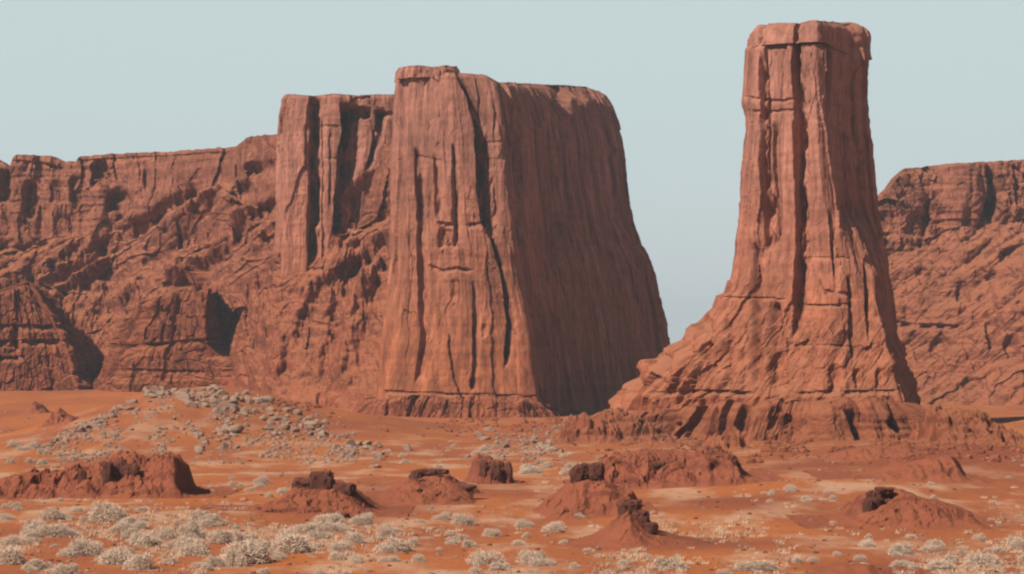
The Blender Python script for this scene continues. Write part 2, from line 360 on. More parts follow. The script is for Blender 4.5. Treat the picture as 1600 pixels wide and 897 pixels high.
def loft(name, keys, rim, bot, mat, parent=None, res=0.3, sm=2.0, feats=(), amp=1.0, flute=1.0, strata=1.0, rough=1.0,
         seed=0, py_ref=None, taper=None, front=None, rimjag=0.6, bury=0.0, loc=None, smooth=True, cell=0.0, fl=5.0, facet=1.0, fine=1.0):
    
    """closed rock body. keys: ring of plan corners, each (px table over py, depth or depth table over py);
    rim: picture row of the top edge over px (front half); bot: picture row (or z via bury) of the foot."""
    nk = len(keys)
    def ring(Z, frac_seg, frac_t):
        # Z (rows, cols) -> X, Y; each corner's table is read at the corner's own row
        out = []
        for kx, ky in keys:
            Y = np.full(Z.shape, float(ky)) if not isinstance(ky, (list, tuple)) else None
            if Y is None:
                Y = np.full(Z.shape, float(ky[0][1]))
                for _ in range(2): Y = tab(HY - F * (Z - ZC) / Y, ky)
            py = HY - F * (Z - ZC) / Y
            px = tab(py, kx) if isinstance(kx, (list, tuple)) else np.full(Z.shape, float(kx))
            out.append(((px - 800) * Y / F, Y))
        KX = np.stack([o[0] for o in out]); KY = np.stack([o[1] for o in out])
        a = frac_seg; b = (frac_seg + 1) % nk; r = np.arange(Z.shape[1])
        X = KX[a, :, r] * (1 - frac_t)[:, None] + KX[b, :, r] * frac_t[:, None]
        Y = KY[a, :, r] * (1 - frac_t)[:, None] + KY[b, :, r] * frac_t[:, None]
        return X.T, Y.T
    nf = front if front is not None else nk - 1      # number of leading segments that face the viewer
    # corner positions at mid height to size the segments
    pm = py_ref if py_ref else (np.mean([p[1] for p in rim]) + bot) / 2
    K = []
    for kx, ky in keys:
        Y = ky if not isinstance(ky, (list, tuple)) else tab(pm, ky)
        x = tab(pm, kx) if isinstance(kx, (list, tuple)) else kx
        K.append(((x - 800) * Y / F, Y))
    seg, tt = [], []
    for i in range(nk):
        a, b = K[i], K[(i + 1) % nk]; L = math.hypot(a[0] - b[0], a[1] - b[1])
        rr = res * 0.62 if i < nf else res * 5
        n = max(4, int(L / rr)); seg += [i] * n; tt += list(np.arange(n) / n)
    seg = np.array(seg); tt = np.array(tt); nc = len(seg)
    fm = (seg < nf).astype(float)
    Y0 = K[1][1]
    zt = np.full(nc, ZC + (HY - min(p[1] for p in rim)) * Y0 / F)
    for _ in range(3):
        X, Y = ring(zt[None, :], seg, tt)
        px, py = pix(X[0], Y[0], zt)
        r = tab(px, rim)
        zt = ZC + (HY - r) * Y[0] / F
        zt = np.where(fm > 0, zt, np.nan)
        good = ~np.isnan(zt)
        zt = np.interp(np.arange(nc), np.append(np.where(good)[0], nc), np.append(zt[good], zt[good][0]))
    kk = max(1, int(sm / res / 0.62))
    zt = zt + rimjag * fbm(X[0] / 4, Y[0] / 4, seed + 0.3, 3) * 0.8
    zb = ZC - (bot - HY) * Y0 / F - bury
    nr = int((zt.max() - zb) / res / 1.15) + 2
    v = np.linspace(0, 1, nr)[:, None]
    Z = zb + v * (zt[None, :] - zb)
    X, Y = ring(Z, seg, tt)
    X = smooth_ring(X, kk); Y = smooth_ring(Y, kk)
    tx = np.roll(X, -1, 1) - np.roll(X, 1, 1); ty = np.roll(Y, -1, 1) - np.roll(Y, 1, 1)
    tx = smooth_ring(tx, kk); ty = smooth_ring(ty, kk)
    ln = np.hypot(tx, ty) + 1e-9; nx, ny = ty / ln, -tx / ln
    arc = np.cumsum(np.hypot(np.diff(X[nr // 2], append=X[nr // 2, :1]), np.diff(Y[nr // 2], append=Y[nr // 2, :1])))[None, :] + 0 * Z
    px, py = pix(X, Y, Z)
    s = seed * 13.7
    wz = 3 * fbm(X / 18, Y / 18, Z / 18 + s, 2)
    D = 1.8 * amp * fbm(X / 16, Y / 16, Z / 60 + s, 3)
    fr = ridged((arc + wz) / fl, Z / 60 + s, 0, 4)
    D += 1.3 * flute * (np.minimum(fr, 0.36) - 0.3)
    fr2 = ridged((arc + 0.5 * wz) / (fl * .26), Z / 22 + s, 3, 3)
    D += 0.45 * flute * (fr2 - 0.3)
    fine = fine * np.clip(0.55 + 1.6 * fbm(arc / 11 + s, Z / 22, 7.4, 2), 0.12, 1.5)
    jz = 6 * fbm(X / 10, Y / 10, Z / 14 + s, 3)
    ja = arc + 0.9 * fbm(X / 3, Y / 3, Z / 7 + s, 3)
    D += facet * (2.4 * facets(ja / 8.5, (Z + jz) / 60, seed + 1, 1.5) + fine * (1.0 * facets(ja / 3.2, (Z + jz) / 18, seed + 2, 1.5) + 0.55 * facets(ja / 1.3, (Z + jz * .4) / 4.2, seed + 3, 1.4)))
    # strata: hard beds stand out, soft beds are eaten back
    zz = (Z + 0.35 * wz) * 1.0
    b1 = vnoise(zz / 3.1 + s, 0 * Z + 2 * fbm(arc / 30, Z / 60, s, 2)); b2 = vnoise(zz / 0.9 + s, arc / 14)
    sm_ = np.clip(0.45 + 1.5 * fbm(arc / 22 + s, Z / 26, 4.4, 3), 0.05, 1.5)
    D += strata * sm_ * (0.40 * np.tanh(3 * b1) + 0.22 * np.tanh(2 * b2))
    D += rough * (0.40 * fbm(X / 1.8, Y / 1.8, Z / 2.4 + s, 4, 0.65))
    if cell:
        cv, ce, _ = cells((arc + wz * .5) / 3.2, Z / 4.2 + s, int(seed) + 5)
        D += cell * ((cv - 0.5) * 1.6 - 0.9 * (1 - sstep(0.0, 0.14, ce)))
    # top edge rounded and broken
    top = (zt[None, :] - Z)
    D -= 0.9 * (1 - sstep(0, 1.6, top)) + 0.7 * (1 - sstep(0, 5, top)) * np.clip(fbm(arc / 3, Z / 3, s, 2) + .3, 0, 1)
    mf = smooth_ring(fm[None, :] + 0 * Z, kk)
    if feats: D += feat_disp(px, py, feats, 0) * mf
    if taper is not None: D += taper(px, py, Z)
    X = X + nx * D; Y = Y + ny * D
    Xt, Yt, Zt = [X], [Y], [Z]
    cx, cy, cz = X[-1].mean(), Y[-1].mean(), zt
    for f in (0.97, 0.85, 0.6, 0.3, 0.0):
        Xt.append((cx + (X[-1] - cx) * f)[None]); Yt.append((cy + (Y[-1] - cy) * f)[None])
        Zt.append((zt * (0.2 + 0.8 * f) + zt.mean() * (0.8 - 0.8 * f) + (0.25 if f < .9 else 0) * 0 - (1 - f) * 1.0)[None])
    X = np.concatenate(Xt); Y = np.concatenate(Yt); Z = np.concatenate(Zt)
    V = np.stack([X, Y, Z], -1)
    return mesh_obj(name, V, grid_faces(len(X), nc, True), mat, parent, False, loc)

# ------------------------------------------------------------------ THE TOWER
tower = thing('sandstone_tower', 'tall slender rock tower standing alone, cracked from top to bottom, on a wide flaring foot', 'rock tower', loc=(72, 700, 0))
TK0 = [(38, 1186), (50, 1174), (56, 1168), (100, 1166), (165, 1163), (182, 1171), (205, 1170), (250, 1165), (300, 1158), (400, 1151), (440, 1142), (458, 1136), (462, 1124), (480, 1117), (510, 1086), (540, 1050), (570, 1014), (600, 985), (640, 958), (680, 930)]
TK3 = [(30, 1288), (200, 1289), (290, 1302), (330, 1308), (360, 1312), (450, 1322), (550, 1334), (650, 1348), (700, 1352)]
TK4 = [(32, 1355), (45, 1360), (100, 1362), (150, 1360), (200, 1364), (250, 1368), (300, 1374), (350, 1380), (400, 1388), (450, 1394), (500, 1402), (550, 1413), (600, 1426), (650, 1442), (700, 1455)]
def lerpk(a, b, t):
    return [(y, tab(y, a) * (1 - t) + tab(y, b) * t) for y in range(30, 710, 10)]
fl = [(300, 0), (400, -2), (470, -6), (560, -14), (620, -22), (700, -26)]
def dep(base, k=1.0): return [(30, base)] + [(y, base + d * k) for y, d in fl]
TK3b = [(y, tab(y, TK3) + (tab(y, TK4) - tab(y, TK3)) * tab(y, [(330, .12), (362, .36), (420, .58), (520, .66), (700, .7)])) for y in range(30, 710, 8)]
TK3c = [(y, tab(y, TK3) + (tab(y, TK4) - tab(y, TK3)) * tab(y, [(330, .40), (362, .55), (420, .74), (520, .80), (700, .84)])) for y in range(30, 710, 8)]
tower_keys = [(TK0, dep(718, 0.3)), (lerpk(TK0, TK3, 0.14), dep(705, 0.7)), (lerpk(TK0, TK3, 0.55), dep(700)), (lerpk(TK0, TK3, 0.9), dep(697)),
              (TK3, dep(699)), (TK3b, [(30, 708), (325, 708), (360, 703), (420, 698), (470, 694), (560, 686), (620, 678), (700, 674)]), (TK3c, [(30, 722), (325, 722), (365, 716), (430, 706), (520, 700), (620, 688), (700, 682)]), (TK4, dep(738, 0.3)), (lerpk(TK0, TK4, 0.8), 756), (lerpk(TK0, TK4, 0.25), 745)]
tower_feats = [
    ('notch', [(1236, 60, 8), (1238, 100, 9), (1241, 180, 13), (1243, 300, 12), (1246, 385, 14), (1240, 450, 12), (1237, 525, 8)], 12, 4.2),
    ('notch', [(1189, 85, 6), (1190, 180, 8), (1188, 250, 10), (1192, 330, 15), (1197, 388, 14)], 10, 3.2),
    ('notch', [(1206, 190, 5), (1210, 300, 7), (1216, 380, 6)], 6, 1.3),
    ('crack', [(1180, 380, 9), (1180, 450, 12), (1181, 600, 12)], 8, 3.2),
    ('crack', [(1210, 470, 12), (1212, 530, 20), (1216, 612, 22)], 14, 4.4),
    ('notch', [(1296, 330, 5), (1300, 380, 8), (1308, 430, 8)], 8, 1.5),
    ('notch', [(1324, 430, 7), (1326, 520, 8), (1330, 560, 6)], 7, 2.2),
    ('notch', [(1352, 400, 6), (1350, 460, 8), (1355, 530, 8)], 8, 2.4),
    ('ledge', [(1170, 150), (1210, 155), (1246, 152)], 5, 0.9),
    ('ledge', [(1172, 172), (1245, 170)], 5, 0.8),
    ('ledge', [(1248, 473), (1290, 476), (1330, 472)], 5, 0.9),
    ('ledge', [(1285, 452), (1335, 457)], 7, 0.8),
    ('ledge', [(1250, 400), (1330, 402)], 4, 0.5),
    ('ledge', [(1130, 462), (1230, 466)], 4, 0.8),
    ('ledge', [(1230, 536), (1330, 540)], 4, 0.6),
    ('ledge', [(1010, 612), (1100, 609), (1180, 614)], 6, 1.6), ('ledge', [(1245, 612), (1400, 609)], 6, 1.3),
    ('pit', [(1303, 592)], (12, 22), 2.6), ('pit', [(1340, 590)], (7, 14), 1.6), ('pit', [(1375, 590)], (8, 16), 1.6),
    ('rib', [(1335, 50), (1337, 80), (1335, 112)], 12, 2.4),
    ('crack', [(1108, 495, 10), (1104, 520, 14), (1090, 560, 12)], 8, 3.4), ('crack', [(1050, 555, 9), (1044, 590, 14), (1030, 620, 9)], 8, 3.2),
    ('crack', [(1135, 500), (1138, 610)], 9, 1.5), ('crack', [(1075, 540), (1068, 600)], 9, 2),
]
rimT = [(1160, 60), (1172, 52), (1184, 51), (1186, 38), (1215, 36), (1240, 37), (1262, 32), (1280, 31), (1300, 34), (1330, 35), (1345, 40), (1362, 42)]
loft('shaft', tower_keys, [(1160, 68), (1362, 69)], 690, M_tower, tower, 0.30, 1.1, tower_feats, amp=0.5, flute=0.7, strata=0.35, rough=0.6, seed=1, front=7, rimjag=0.1, py_ref=250, facet=0.6, fine=0.9,
     taper=lambda px, py, Z: sstep(470, 540, py) * (0.35 + (1 - sstep(1060, 1170, px))) * (4.5 * (ridged((px * 0.8 + py * 0.5) / 15, (py * .8 - px * .5) / 80, 3.3, 3) - 0.3) + 2.2 * facets((px * 0.8 + py * 0.5) / 13, (py * .8 - px * .5) / 34, 77, 1.5)))
cap_keys = [(k[0], k[1] if not isinstance(k[1], list) else k[1][0][1]) for k in tower_keys]
o = loft('cap_rock', cap_keys, rimT, 71, M_tower, tower, 0.28, 1.2, [('notch', [(1240, 30), (1240, 70)], 5, 2.5), ('notch', [(1186, 30), (1186, 70)], 4, 2), ('rib', [(1335, 30), (1335, 75)], 12, 2.4)],
         amp=0.25, flute=0.3, strata=0.9, rough=0.7, seed=4, front=7, rimjag=0.5, taper=lambda px, py, Z: 0.25 + 0 * px, facet=0.12, py_ref=60)
tk = [([(640, 935), (700, 912)], 700), ([(630, 1000), (700, 985)], 666), (1140, 648), (1280, 640), (1400, 645), ([(640, 1450), (700, 1470)], 668), (1462, 740), (960, 745)]
loft('foot_terrace', tk, [(900, 690), (930, 668), (960, 652), (1000, 640), (1060, 634), (1130, 630), (1220, 628), (1300, 624), (1400, 626), (1440, 632), (1475, 655)], 694, M_mesa, tower,
     0.30, 2.0, [('notch', [(1118, 636), (1124, 690)], 9, 2.4), ('notch', [(1160, 634), (1152, 690)], 12, 3.4), ('notch', [(1208, 632), (1212, 676)], 11, 4), ('notch', [(1304, 640), (1308, 695)], 18, 5), ('pit', [(1240, 660)], (10, 14), 2.5), ('pit', [(1378, 664)], (12, 14), 2.5), ('pit', [(1075, 668)], (12, 10), 2),
                 ],
     amp=6.0, flute=3.0, strata=0.9, rough=1.6, seed=9, front=5, bury=3, fl=9, facet=1.7, rimjag=2.4,
     taper=lambda px, py, Z: 0.75 * (7 - Z) * (1 + 0.5 * fbm(px / 20, py / 40, 1, 2)))

# ------------------------------------------------------------------ THE BUTTE
butte = thing('sandstone_butte', 'massive red sandstone butte with a sunlit cracked front pillar and a long shadowed right wall', 'butte', loc=(-20, 960, 0))
BK0 = [(100, 622), (110, 620), (150, 616), (300, 614), (400, 612), (450, 608), (500, 600), (560, 593), (650, 586)]
BK1 = [(100, 766), (118, 768), (150, 776), (200, 784), (260, 788), (300, 792), (350, 797), (400, 802), (450, 811), (500, 820), (560, 829), (620, 838), (660, 845)]
BK2 = [(130, 922), (137, 930), (150, 945), (165, 955), (185, 962), (220, 972), (300, 981), (345, 990), (380, 1003), (400, 1015), (430, 1028), (480, 1038), (520, 1044), (560, 1050), (640, 1068)]
def dB(b, k=1.0): return [(100, b + 5), (300, b + 2), (450, b), (560, b - 4 * k), (660, b - 8 * k)]
bk = [(BK0, dB(918)), (lerpk(BK0, BK1, 0.12), dB(905)), (lerpk(BK0, BK1, 0.55), dB(901)), (lerpk(BK0, BK1, 0.93), dB(903)), (BK1, dB(904)), (lerpk(BK1, BK2, 0.03), 926),
      (lerpk(BK1, BK2, 0.48), 1005), (BK2, 1095), (lerpk(BK0, BK2, 0.85), 1135), (lerpk(BK0, BK2, 0.1), 1120)]
bf = [('notch', [(712, 112, 5), (728, 150, 7), (741, 190, 13), (746, 240, 18), (747, 300, 22), (754, 345, 18), (768, 380, 6), (785, 440, 6), (792, 500, 7), (788, 570, 5)], 10, 6.5),
      ('notch', [(704, 225, 6), (706, 300, 10), (708, 385, 11)], 10, 3.2),
      ('notch', [(646, 230, 5), (650, 330, 8), (652, 420, 8), (656, 520, 10), (650, 596, 7)], 8, 2.4),
      ('notch', [(676, 240, 5), (680, 340, 7)], 6, 1.4),
      ('notch', [(737, 440, 5), (740, 520, 7), (736, 610, 6)], 6, 2.0),
      ('notch', [(770, 160, 3), (775, 340, 4)], 4, 0.8),
      ('ledge', [(668, 412), (690, 421), (712, 417), (740, 420)], 6, 1.5), ('ledge', [(682, 346), (716, 350)], 6, 2.2), ('ledge', [(730, 349), (768, 345)], 6, 2.2),
      ('pit', [(697, 370)], (13, 18), 2.2), ('ledge', [(745, 222), (785, 220)], 4, 1.0), ('ledge', [(750, 245), (788, 246)], 4, 0.8),
      ('ledge', [(645, 240), (690, 250)], 5, 0.6), ('ledge', [(600, 610), (700, 614), (840, 618)], 5, 1.2),
      ('pit', [(712, 455)], (9, 22), 1.2), ('pit', [(740, 600)], (7, 12), 1.4), ('pit', [(757, 520)], (6, 14), 1.0),
      ('crack', [(868, 150), (872, 420)], 10, 3.0), ('crack', [(805, 150), (812, 380)], 12, 3.0),
      ('rib', [(880, 138), (883, 165), (887, 190)], 9, 3.5), ('rib', [(905, 142), (910, 170)], 8, 3.0), ('rib', [(925, 148), (932, 165)], 6, 3.0), ('rib', [(800, 150), (808, 178)], 5, 2.0), ('rib', [(955, 225), (958, 245)], 6, 2.4)]
loft('rock_mass', bk, [(610, 118), (622, 114), (712, 113), (720, 113), (755, 116), (766, 120), (774, 128), (785, 128), (840, 131), (900, 134), (925, 136), (935, 142)], 660, M_butte, butte, 0.36, 0.7, bf,
     amp=0.9, flute=0.7, strata=0.35, rough=0.6, seed=2, front=7, rimjag=0.5, bury=4, py_ref=300, facet=0.6, fine=0.8)
ck = [([(100, 622), (120, 619)], 916), (640, 907), (690, 905), (714, 911), (712, 940), (630, 940)]
loft('cap_rock', ck, [(620, 106), (632, 102), (655, 101), (680, 104), (708, 102), (716, 106)], 115, M_butte, butte, 0.3, 1.0, (), amp=0.3, flute=0.5, strata=0.8, rough=0.8, seed=6, front=4, rimjag=0.5, bury=1)
fk = [([(610, 600), (660, 572)], 915), (600, 898), (700, 890), (800, 889), ([(610, 838), (660, 852)], 900), (850, 940), (590, 940)]
loft('foot_slope', fk, [(560, 650), (590, 628), (640, 618), (700, 622), (760, 614), (800, 620), (838, 625), (860, 645)], 660, M_mesa, butte, 0.3, 1.6, (), amp=2.2, flute=3.2, strata=0.7, rough=1.5, facet=1.4, rimjag=2.2,
     seed=12, front=5, bury=4, cell=0.5, taper=lambda px, py, Z: 0.5 * (9 - Z), fl=4)

# ------------------------------------------------------------------ MESAS (slope + cliffs)
def escarpment(name, x0, x1, B, YB, C, R, mat, parent, slope=1.35, res=0.42, disp=None, cl_slope=0.22, back=70, gfun=None):
    n = int((x1 - x0) * (tab((x0 + x1) / 2, YB)) / F / res)
    px = np.linspace(x0, x1, n)
    yb = tab(px, YB); Xb = (px - 800) * yb / F
    zb = ground(Xb, yb) - 4
    yc = yb + 60.0
    for _ in range(6):
        zc_ = ZC + (HY - tab(px, C)) * yc / F
        yc = yb + np.maximum(zc_ - zb, 1) * slope
    yr = yc + 10
    for _ in range(6):
        zr = ZC + (HY - tab(px, R)) * yr / F
        yr = yc + np.maximum(zr - zc_, 0.5) * cl_slope
    k = 7; w = np.hanning(2 * k + 3)[1:-1]; w /= w.sum()
    sm = lambda a: np.convolve(np.pad(a, k, mode='edge'), w, 'valid')
    yc, yr, zc_ = sm(yc), sm(yr), sm(zc_)
    n1 = int(np.hypot(zc_ - zb, yc - yb).max() / res / 1.15); n2 = int((zr - zc_).max() / res) + 3
    t1 = np.linspace(0, 1, n1)[:, None]; t2 = np.linspace(0, 1, n2)[1:, None]
    Y = np.concatenate([yb + t1 * (yc - yb), yc + t2 * (yr - yc)])
    Z = np.concatenate([zb + t1 * (zc_ - zb), zc_ + t2 * (zr - zc_)])
    P = np.repeat(px[None], len(Y), 0)
    cl = np.concatenate([np.zeros((n1, n)) , np.ones((n2 - 1, n))])
    for _ in range(3):
        cl[1:-1] = (cl[:-2] + cl[1:-1] * 2 + cl[2:]) / 4
    X = (P - 800) * Y / F
    py = HY - F * (Z - ZC) / Y
    D = disp(P, py, X, Y, Z, cl)
    ny = -(0.95 + 0.03 * cl); nz = 0.22 * (1 - cl)
    edge = np.concatenate([np.linspace(0, 1, n1)**.3, np.ones(n2 - 1)])[:, None]
    rim_round = np.concatenate([np.zeros(n1), np.exp(-((1 - t2[:, 0]) * n2 * res / 1.4)**2)])[:, None]
    D = D * edge - 0.8 * rim_round
    Y = Y + ny * D; Z = Z + nz * D
    Z[-1] += 0.5 * fbm(px / 6, px / 50, 3, 3)
    rows = [(3, 0.3), (12, 0.6), (back * .5, -1), (back, -6), (back + 20, -60)]
    Xs, Ysr, Zs = [X], [Y], [Z]
    for dy, dz in rows:
        yy = Y[-1] + dy; Xs.append(((px - 800) * Y[-1] / F)[None]); Ysr.append(yy[None]); Zs.append(np.minimum(Z[-1] + dz * .3, Z[-1] - dy * 0.004)[None] + (min(dz, 0)))
    X = np.concatenate(Xs); Y = np.concatenate(Ysr); Z = np.concatenate(Zs)
    return mesh_obj(name, np.stack([X, Y, Z], -1), grid_faces(len(X), n), mat, parent, False)

mesaL = thing('long_mesa', 'long red mesa with stepped rim and rubbly slope, joined to the big butte', 'mesa', loc=(-110, 1080, 0))
LF = [('pit', [(48, 315)], (12, 34), 7), ('pit', [(155, 268)], (16, 18), 8), ('pit', [(186, 318)], (18, 24), 8), ('pit', [(120, 300)], (10, 30), 5), ('pit', [(395, 262)], (14, 10), 6),
      ('pit', [(380, 305)], (20, 22), 7), ('pit', [(8, 290)], (10, 26), 6), ('notch', [(222, 262), (226, 300)], 8, 3), ('notch', [(270, 255), (270, 290)], 7, 2.5),
      ('notch', [(365, 232, 5), (372, 300, 9)], 7, 4), ('ledge', [(-60, 382), (20, 384), (80, 382)], 12, 4.5), ('ledge', [(-40, 250), (60, 252), (100, 262)], 6, 2), ('ledge', [(120, 250), (240, 243), (370, 236)], 6, 1.6),
      ('notch', [(280, 350, 6), (278, 385, 5)], 6, 4), ('pit', [(330, 370)], (6, 12), 3), ('pit', [(305, 372)], (5, 10), 3),
      ('vein', [(432, 318), (385, 345), (330, 402), (255, 440)], 11, -11.5), ('vein', [(440, 345), (392, 392), (345, 420)], 9, 11.5), ('vein', [(350, 300), (250, 372), (120, 440)], 12, 11.5),
      ('vein', [(300, 300), (210, 358), (80, 420), (-40, 470)], 10, -11.5), ('vein', [(240, 380), (160, 430), (100, 455)], 9, -9.2), ('vein', [(420, 420), (390, 470), (400, 540)], 10, -9.2),
      ('vein', [(335, 330), (290, 372), (200, 420)], 8, -8.0), ('vein', [(300, 400), (225, 440), (180, 470)], 10, 11.5), ('vein', [(380, 300), (400, 268), (420, 262)], 10, -9.2),
      ('vein', [(600, 380), (545, 420), (520, 500), (505, 600)], 10, -7), ('vein', [(575, 400), (500, 450), (470, 520), (440, 600)], 11, -7), ('vein', [(600, 420), (572, 480), (560, 600)], 9, -6),
      ('vein', [(540, 402), (490, 440), (450, 500), (425, 570)], 12, 6), ('vein', [(590, 400), (548, 470), (532, 600)], 9, 6), ('vein', [(470, 470), (420, 530), (410, 600)], 9, -5),
      ('vein', [(520, 380), (560, 372), (612, 370)], 8, 5),
      # eroded lower band
      ('ledge', [(-50, 448), (60, 440), (110, 460)], 9, 3), ('pit', [(100, 478)], (14, 16), 5), ('pit', [(205, 490)], (9, 30), 4), ('pit', [(150, 492)], (12, 8), 3),
      ('pit', [(330, 430)], (8, 20), 4), ('pit', [(502, 628)], (11, 16), 5), ('pit', [(528, 515)], (14, 14), 3), ('pit', [(120, 425)], (8, 8), 3),
      ('knob', [(245, 560)], (60, 50), 6), ('knob', [(240, 500)], (50, 60), 6), ('knob', [(60, 500)], (80, 50), 5), ('knob', [(560, 600)], (50, 50), 4), ('knob', [(420, 560)], (60, 60), 4)]
def rubble(X, Z, Y, seed):
    _, _, a = cells(X / 2.1, Z / 1.7, seed); _, _, b = cells(X / 5.5 + 9, Z / 4.2, seed + 1); v, _, c = cells(X / 12 + 3, Z / 9, seed + 2)
    return 1.1 * np.clip(0.45 - a, 0, 1) + 3.2 * np.clip(0.42 - b, 0, 1) + 7 * np.clip(0.30 - c, 0, 1) * (v > .5)
def dispL(px, py, X, Y, Z, cl):
    # fans sweeping down to the left in the upper part, radial gullies under the saddle on the right
    a = (px * 0.86 - py * -0.5 * -1); b = (px * 0.50 + py * 0.86)
    al = (px - 100) * 0.85 - (py - 400) * 0.52; ac = (px - 100) * 0.52 + (py - 400) * 0.85
    fan = ridged(ac / 22, al / 170, 1.2, 4)
    th = np.arctan2(px - 565, np.maximum(py - 290, 8)); rr = np.hypot(px - 565, py - 290)
    rad = ridged(th * 9 + 0.4 * fbm(px / 40, py / 40, 0, 2), rr / 170, 7.7, 4)
    vert = ridged(px / 17 + 0.8 * fbm(px / 50, py / 50, 3, 2), py / 110, 2.5, 4)
    wR = sstep(400, 470, px) * sstep(350, 400, py)
    low = sstep(415, 460, py + 12 * fbm(px / 40, 0 * px, 1, 2)) * (1 - wR)
    wF = (1 - wR) * (1 - low)
    fan2 = ridged(ac / 62, al / 260, 5.2, 3)
    D = wF * (11.0 * (fan - 0.3) + 36 * (fan2 - 0.3)) + 10.0 * wR * (rad - 0.3) + 13.0 * low * (np.minimum(vert, .5) - 0.25)
    D = D * (1 - cl)
    D += cl * (4.5 * (ridged(px / 26, py / 140, 4.2, 4) - 0.3) + 3.0 * fbm(px / 40, py / 60, 1.1, 3))
    D += 3.0 * fbm(px / 55, py / 55, 4.4, 3)
    zz = Z + 1.5 * fbm(X / 20, Z / 20, 1, 2)
    D += (0.5 + 0.7 * low) * np.tanh(2.5 * vnoise(zz / 4.2, X / 60)) + 0.35 * np.tanh(2 * vnoise(zz / 1.3, X / 25))
    D += 1.1 * rubble(X, Z, Y, 3) * (1 - cl)
    wx = X + 4 * fbm(X / 12, Z / 12, 1, 3); wz = Z + 4 * fbm(X / 12, Z / 12, 9, 3)
    D += (1 - cl) * (2.4 * facets(al / 60, ac / 12 + .6 * fbm(px / 40, py / 40, 5, 2), 12, 1.6) * wF + 1.5 * facets(wx / 9, wz / 7, 13, 1.6))
    D += (0.12 + 0.9 * cl + 0.7 * low) * (2.6 * facets(wx / 8, wz / 30, 14, 1.5) + 1.1 * facets(wx / 3.2, wz / 9, 15, 1.5) + .45 * facets(wx / 1.5, wz / 2.4, 16, 1.4))
    D += (0.8 + 0.3 * cl) * fbm(X / 5.5, Z / 4.5, Y / 7, 4, 0.5)
    return D + feat_disp(px, py, LF, 0)
escarpment('slope_and_rim', -330, 640,
           [(-60, 606), (640, 660)], [(-60, 1135), (180, 1120), (300, 1050), (430, 965), (640, 918)],
           [(-60, 390), (0, 386), (60, 380), (100, 370), (150, 372), (200, 358), (250, 322), (300, 300), (350, 300), (380, 322), (430, 332), (470, 330), (640, 340)],
           [(-60, 250), (-10, 246), (0, 250), (8, 256), (14, 262), (20, 245), (30, 242), (80, 243), (92, 247), (102, 252), (118, 252), (124, 243), (200, 239), (300, 234), (368, 229), (376, 222), (390, 212), (430, 210), (445, 211), (640, 215)],
           M_mesa, mesaL, disp=dispL)
CK0 = [(148, 442), (180, 438), (210, 434), (300, 432), (450, 427)]
cbk = [(CK0, 1040), (lerpk(CK0, [(0, 640), (700, 640)], 0.06), 1024), (lerpk(CK0, [(0, 640), (700, 640)], 0.4), 1024), (560, 1026), (640, 1028), (640, 1120), (lerpk(CK0, [(0, 640), (700, 640)], 0.1), 1110)]
cbf = [('notch', [(484, 152, 10), (484, 200, 13), (482, 300, 15), (480, 440, 12)], 13, 7),
       ('notch', [(502, 180, 4), (504, 440, 5)], 5, 1.8),
       ('notch', [(532, 162, 18), (536, 200, 20), (528, 260, 22), (522, 330, 14), (520, 420, 8)], 18, 8),
       ('pit', [(562, 176)], (20, 10), 7), ('notch', [(588, 170, 10), (583, 220, 9), (572, 262, 6)], 8, 5), ('ledge', [(585, 172), (615, 175)], 8, 4), ('pit', [(575, 330)], (38, 60), 5),
       ('notch', [(556, 290), (548, 360)], 8, 3), ('notch', [(594, 280), (580, 350)], 9, 3), ('notch', [(515, 200), (514, 330)], 4, 1.4), ('ledge', [(500, 195), (530, 197)], 4, 1), ('ledge', [(500, 245), (530, 247)], 4, 1)]
loft('cliff_block', cbk, [(440, 150), (446, 147), (490, 149), (520, 146), (560, 148), (612, 147), (640, 147)], 540, M_butte, mesaL, 0.4, 1.6, cbf, amp=0.6, flute=0.6, strata=0.4, rough=0.7, seed=3, front=4, rimjag=0.4, facet=0.6, fine=0.9)
KN = [(-210, 1080), ([(455, 20), (600, 20)], 1068), ([(455, 62), (530, 96), (600, 108)], 1072), ([(455, 92), (500, 112), (530, 140), (560, 162), (600, 178), (620, 182)], 1108), (60, 1150), (-210, 1150)]
loft('left_knob', KN, [(-210, 500), (-90, 452), (0, 458), (30, 446), (62, 440), (84, 452), (98, 478), (118, 498), (134, 530), (160, 540), (172, 560), (180, 596)], 612, M_mesa, mesaL, 0.36, 2.2,
     [('ledge', [(-80, 505), (110, 508)], 8, 2.5), ('ledge', [(-80, 532), (100, 530)], 8, 3.0), ('ledge', [(-80, 560), (40, 556)], 7, 2.5), ('pit', [(24, 530)], (8, 26), 4), ('notch', [(104, 470, 9), (108, 600, 9)], 9, 3)],
     amp=1.5, flute=1.6, strata=1.5, rough=1.5, seed=21, front=3, bury=5, cell=0.8, taper=lambda px, py, Z: 0.22 * (30 - Z)).name = 'rock_knob'
SP = [([(480, 190), (610, 172)], 1075), ([(480, 225), (610, 205)], 1042), ([(415, 326), (470, 322), (530, 322), (560, 345), (600, 372), (640, 404)], 1030),
      ([(415, 337), (440, 342), (470, 348), (518, 356), (528, 370), (560, 379), (600, 403), (630, 428), (645, 440)], 1072), (330, 1130), (200, 1125)]
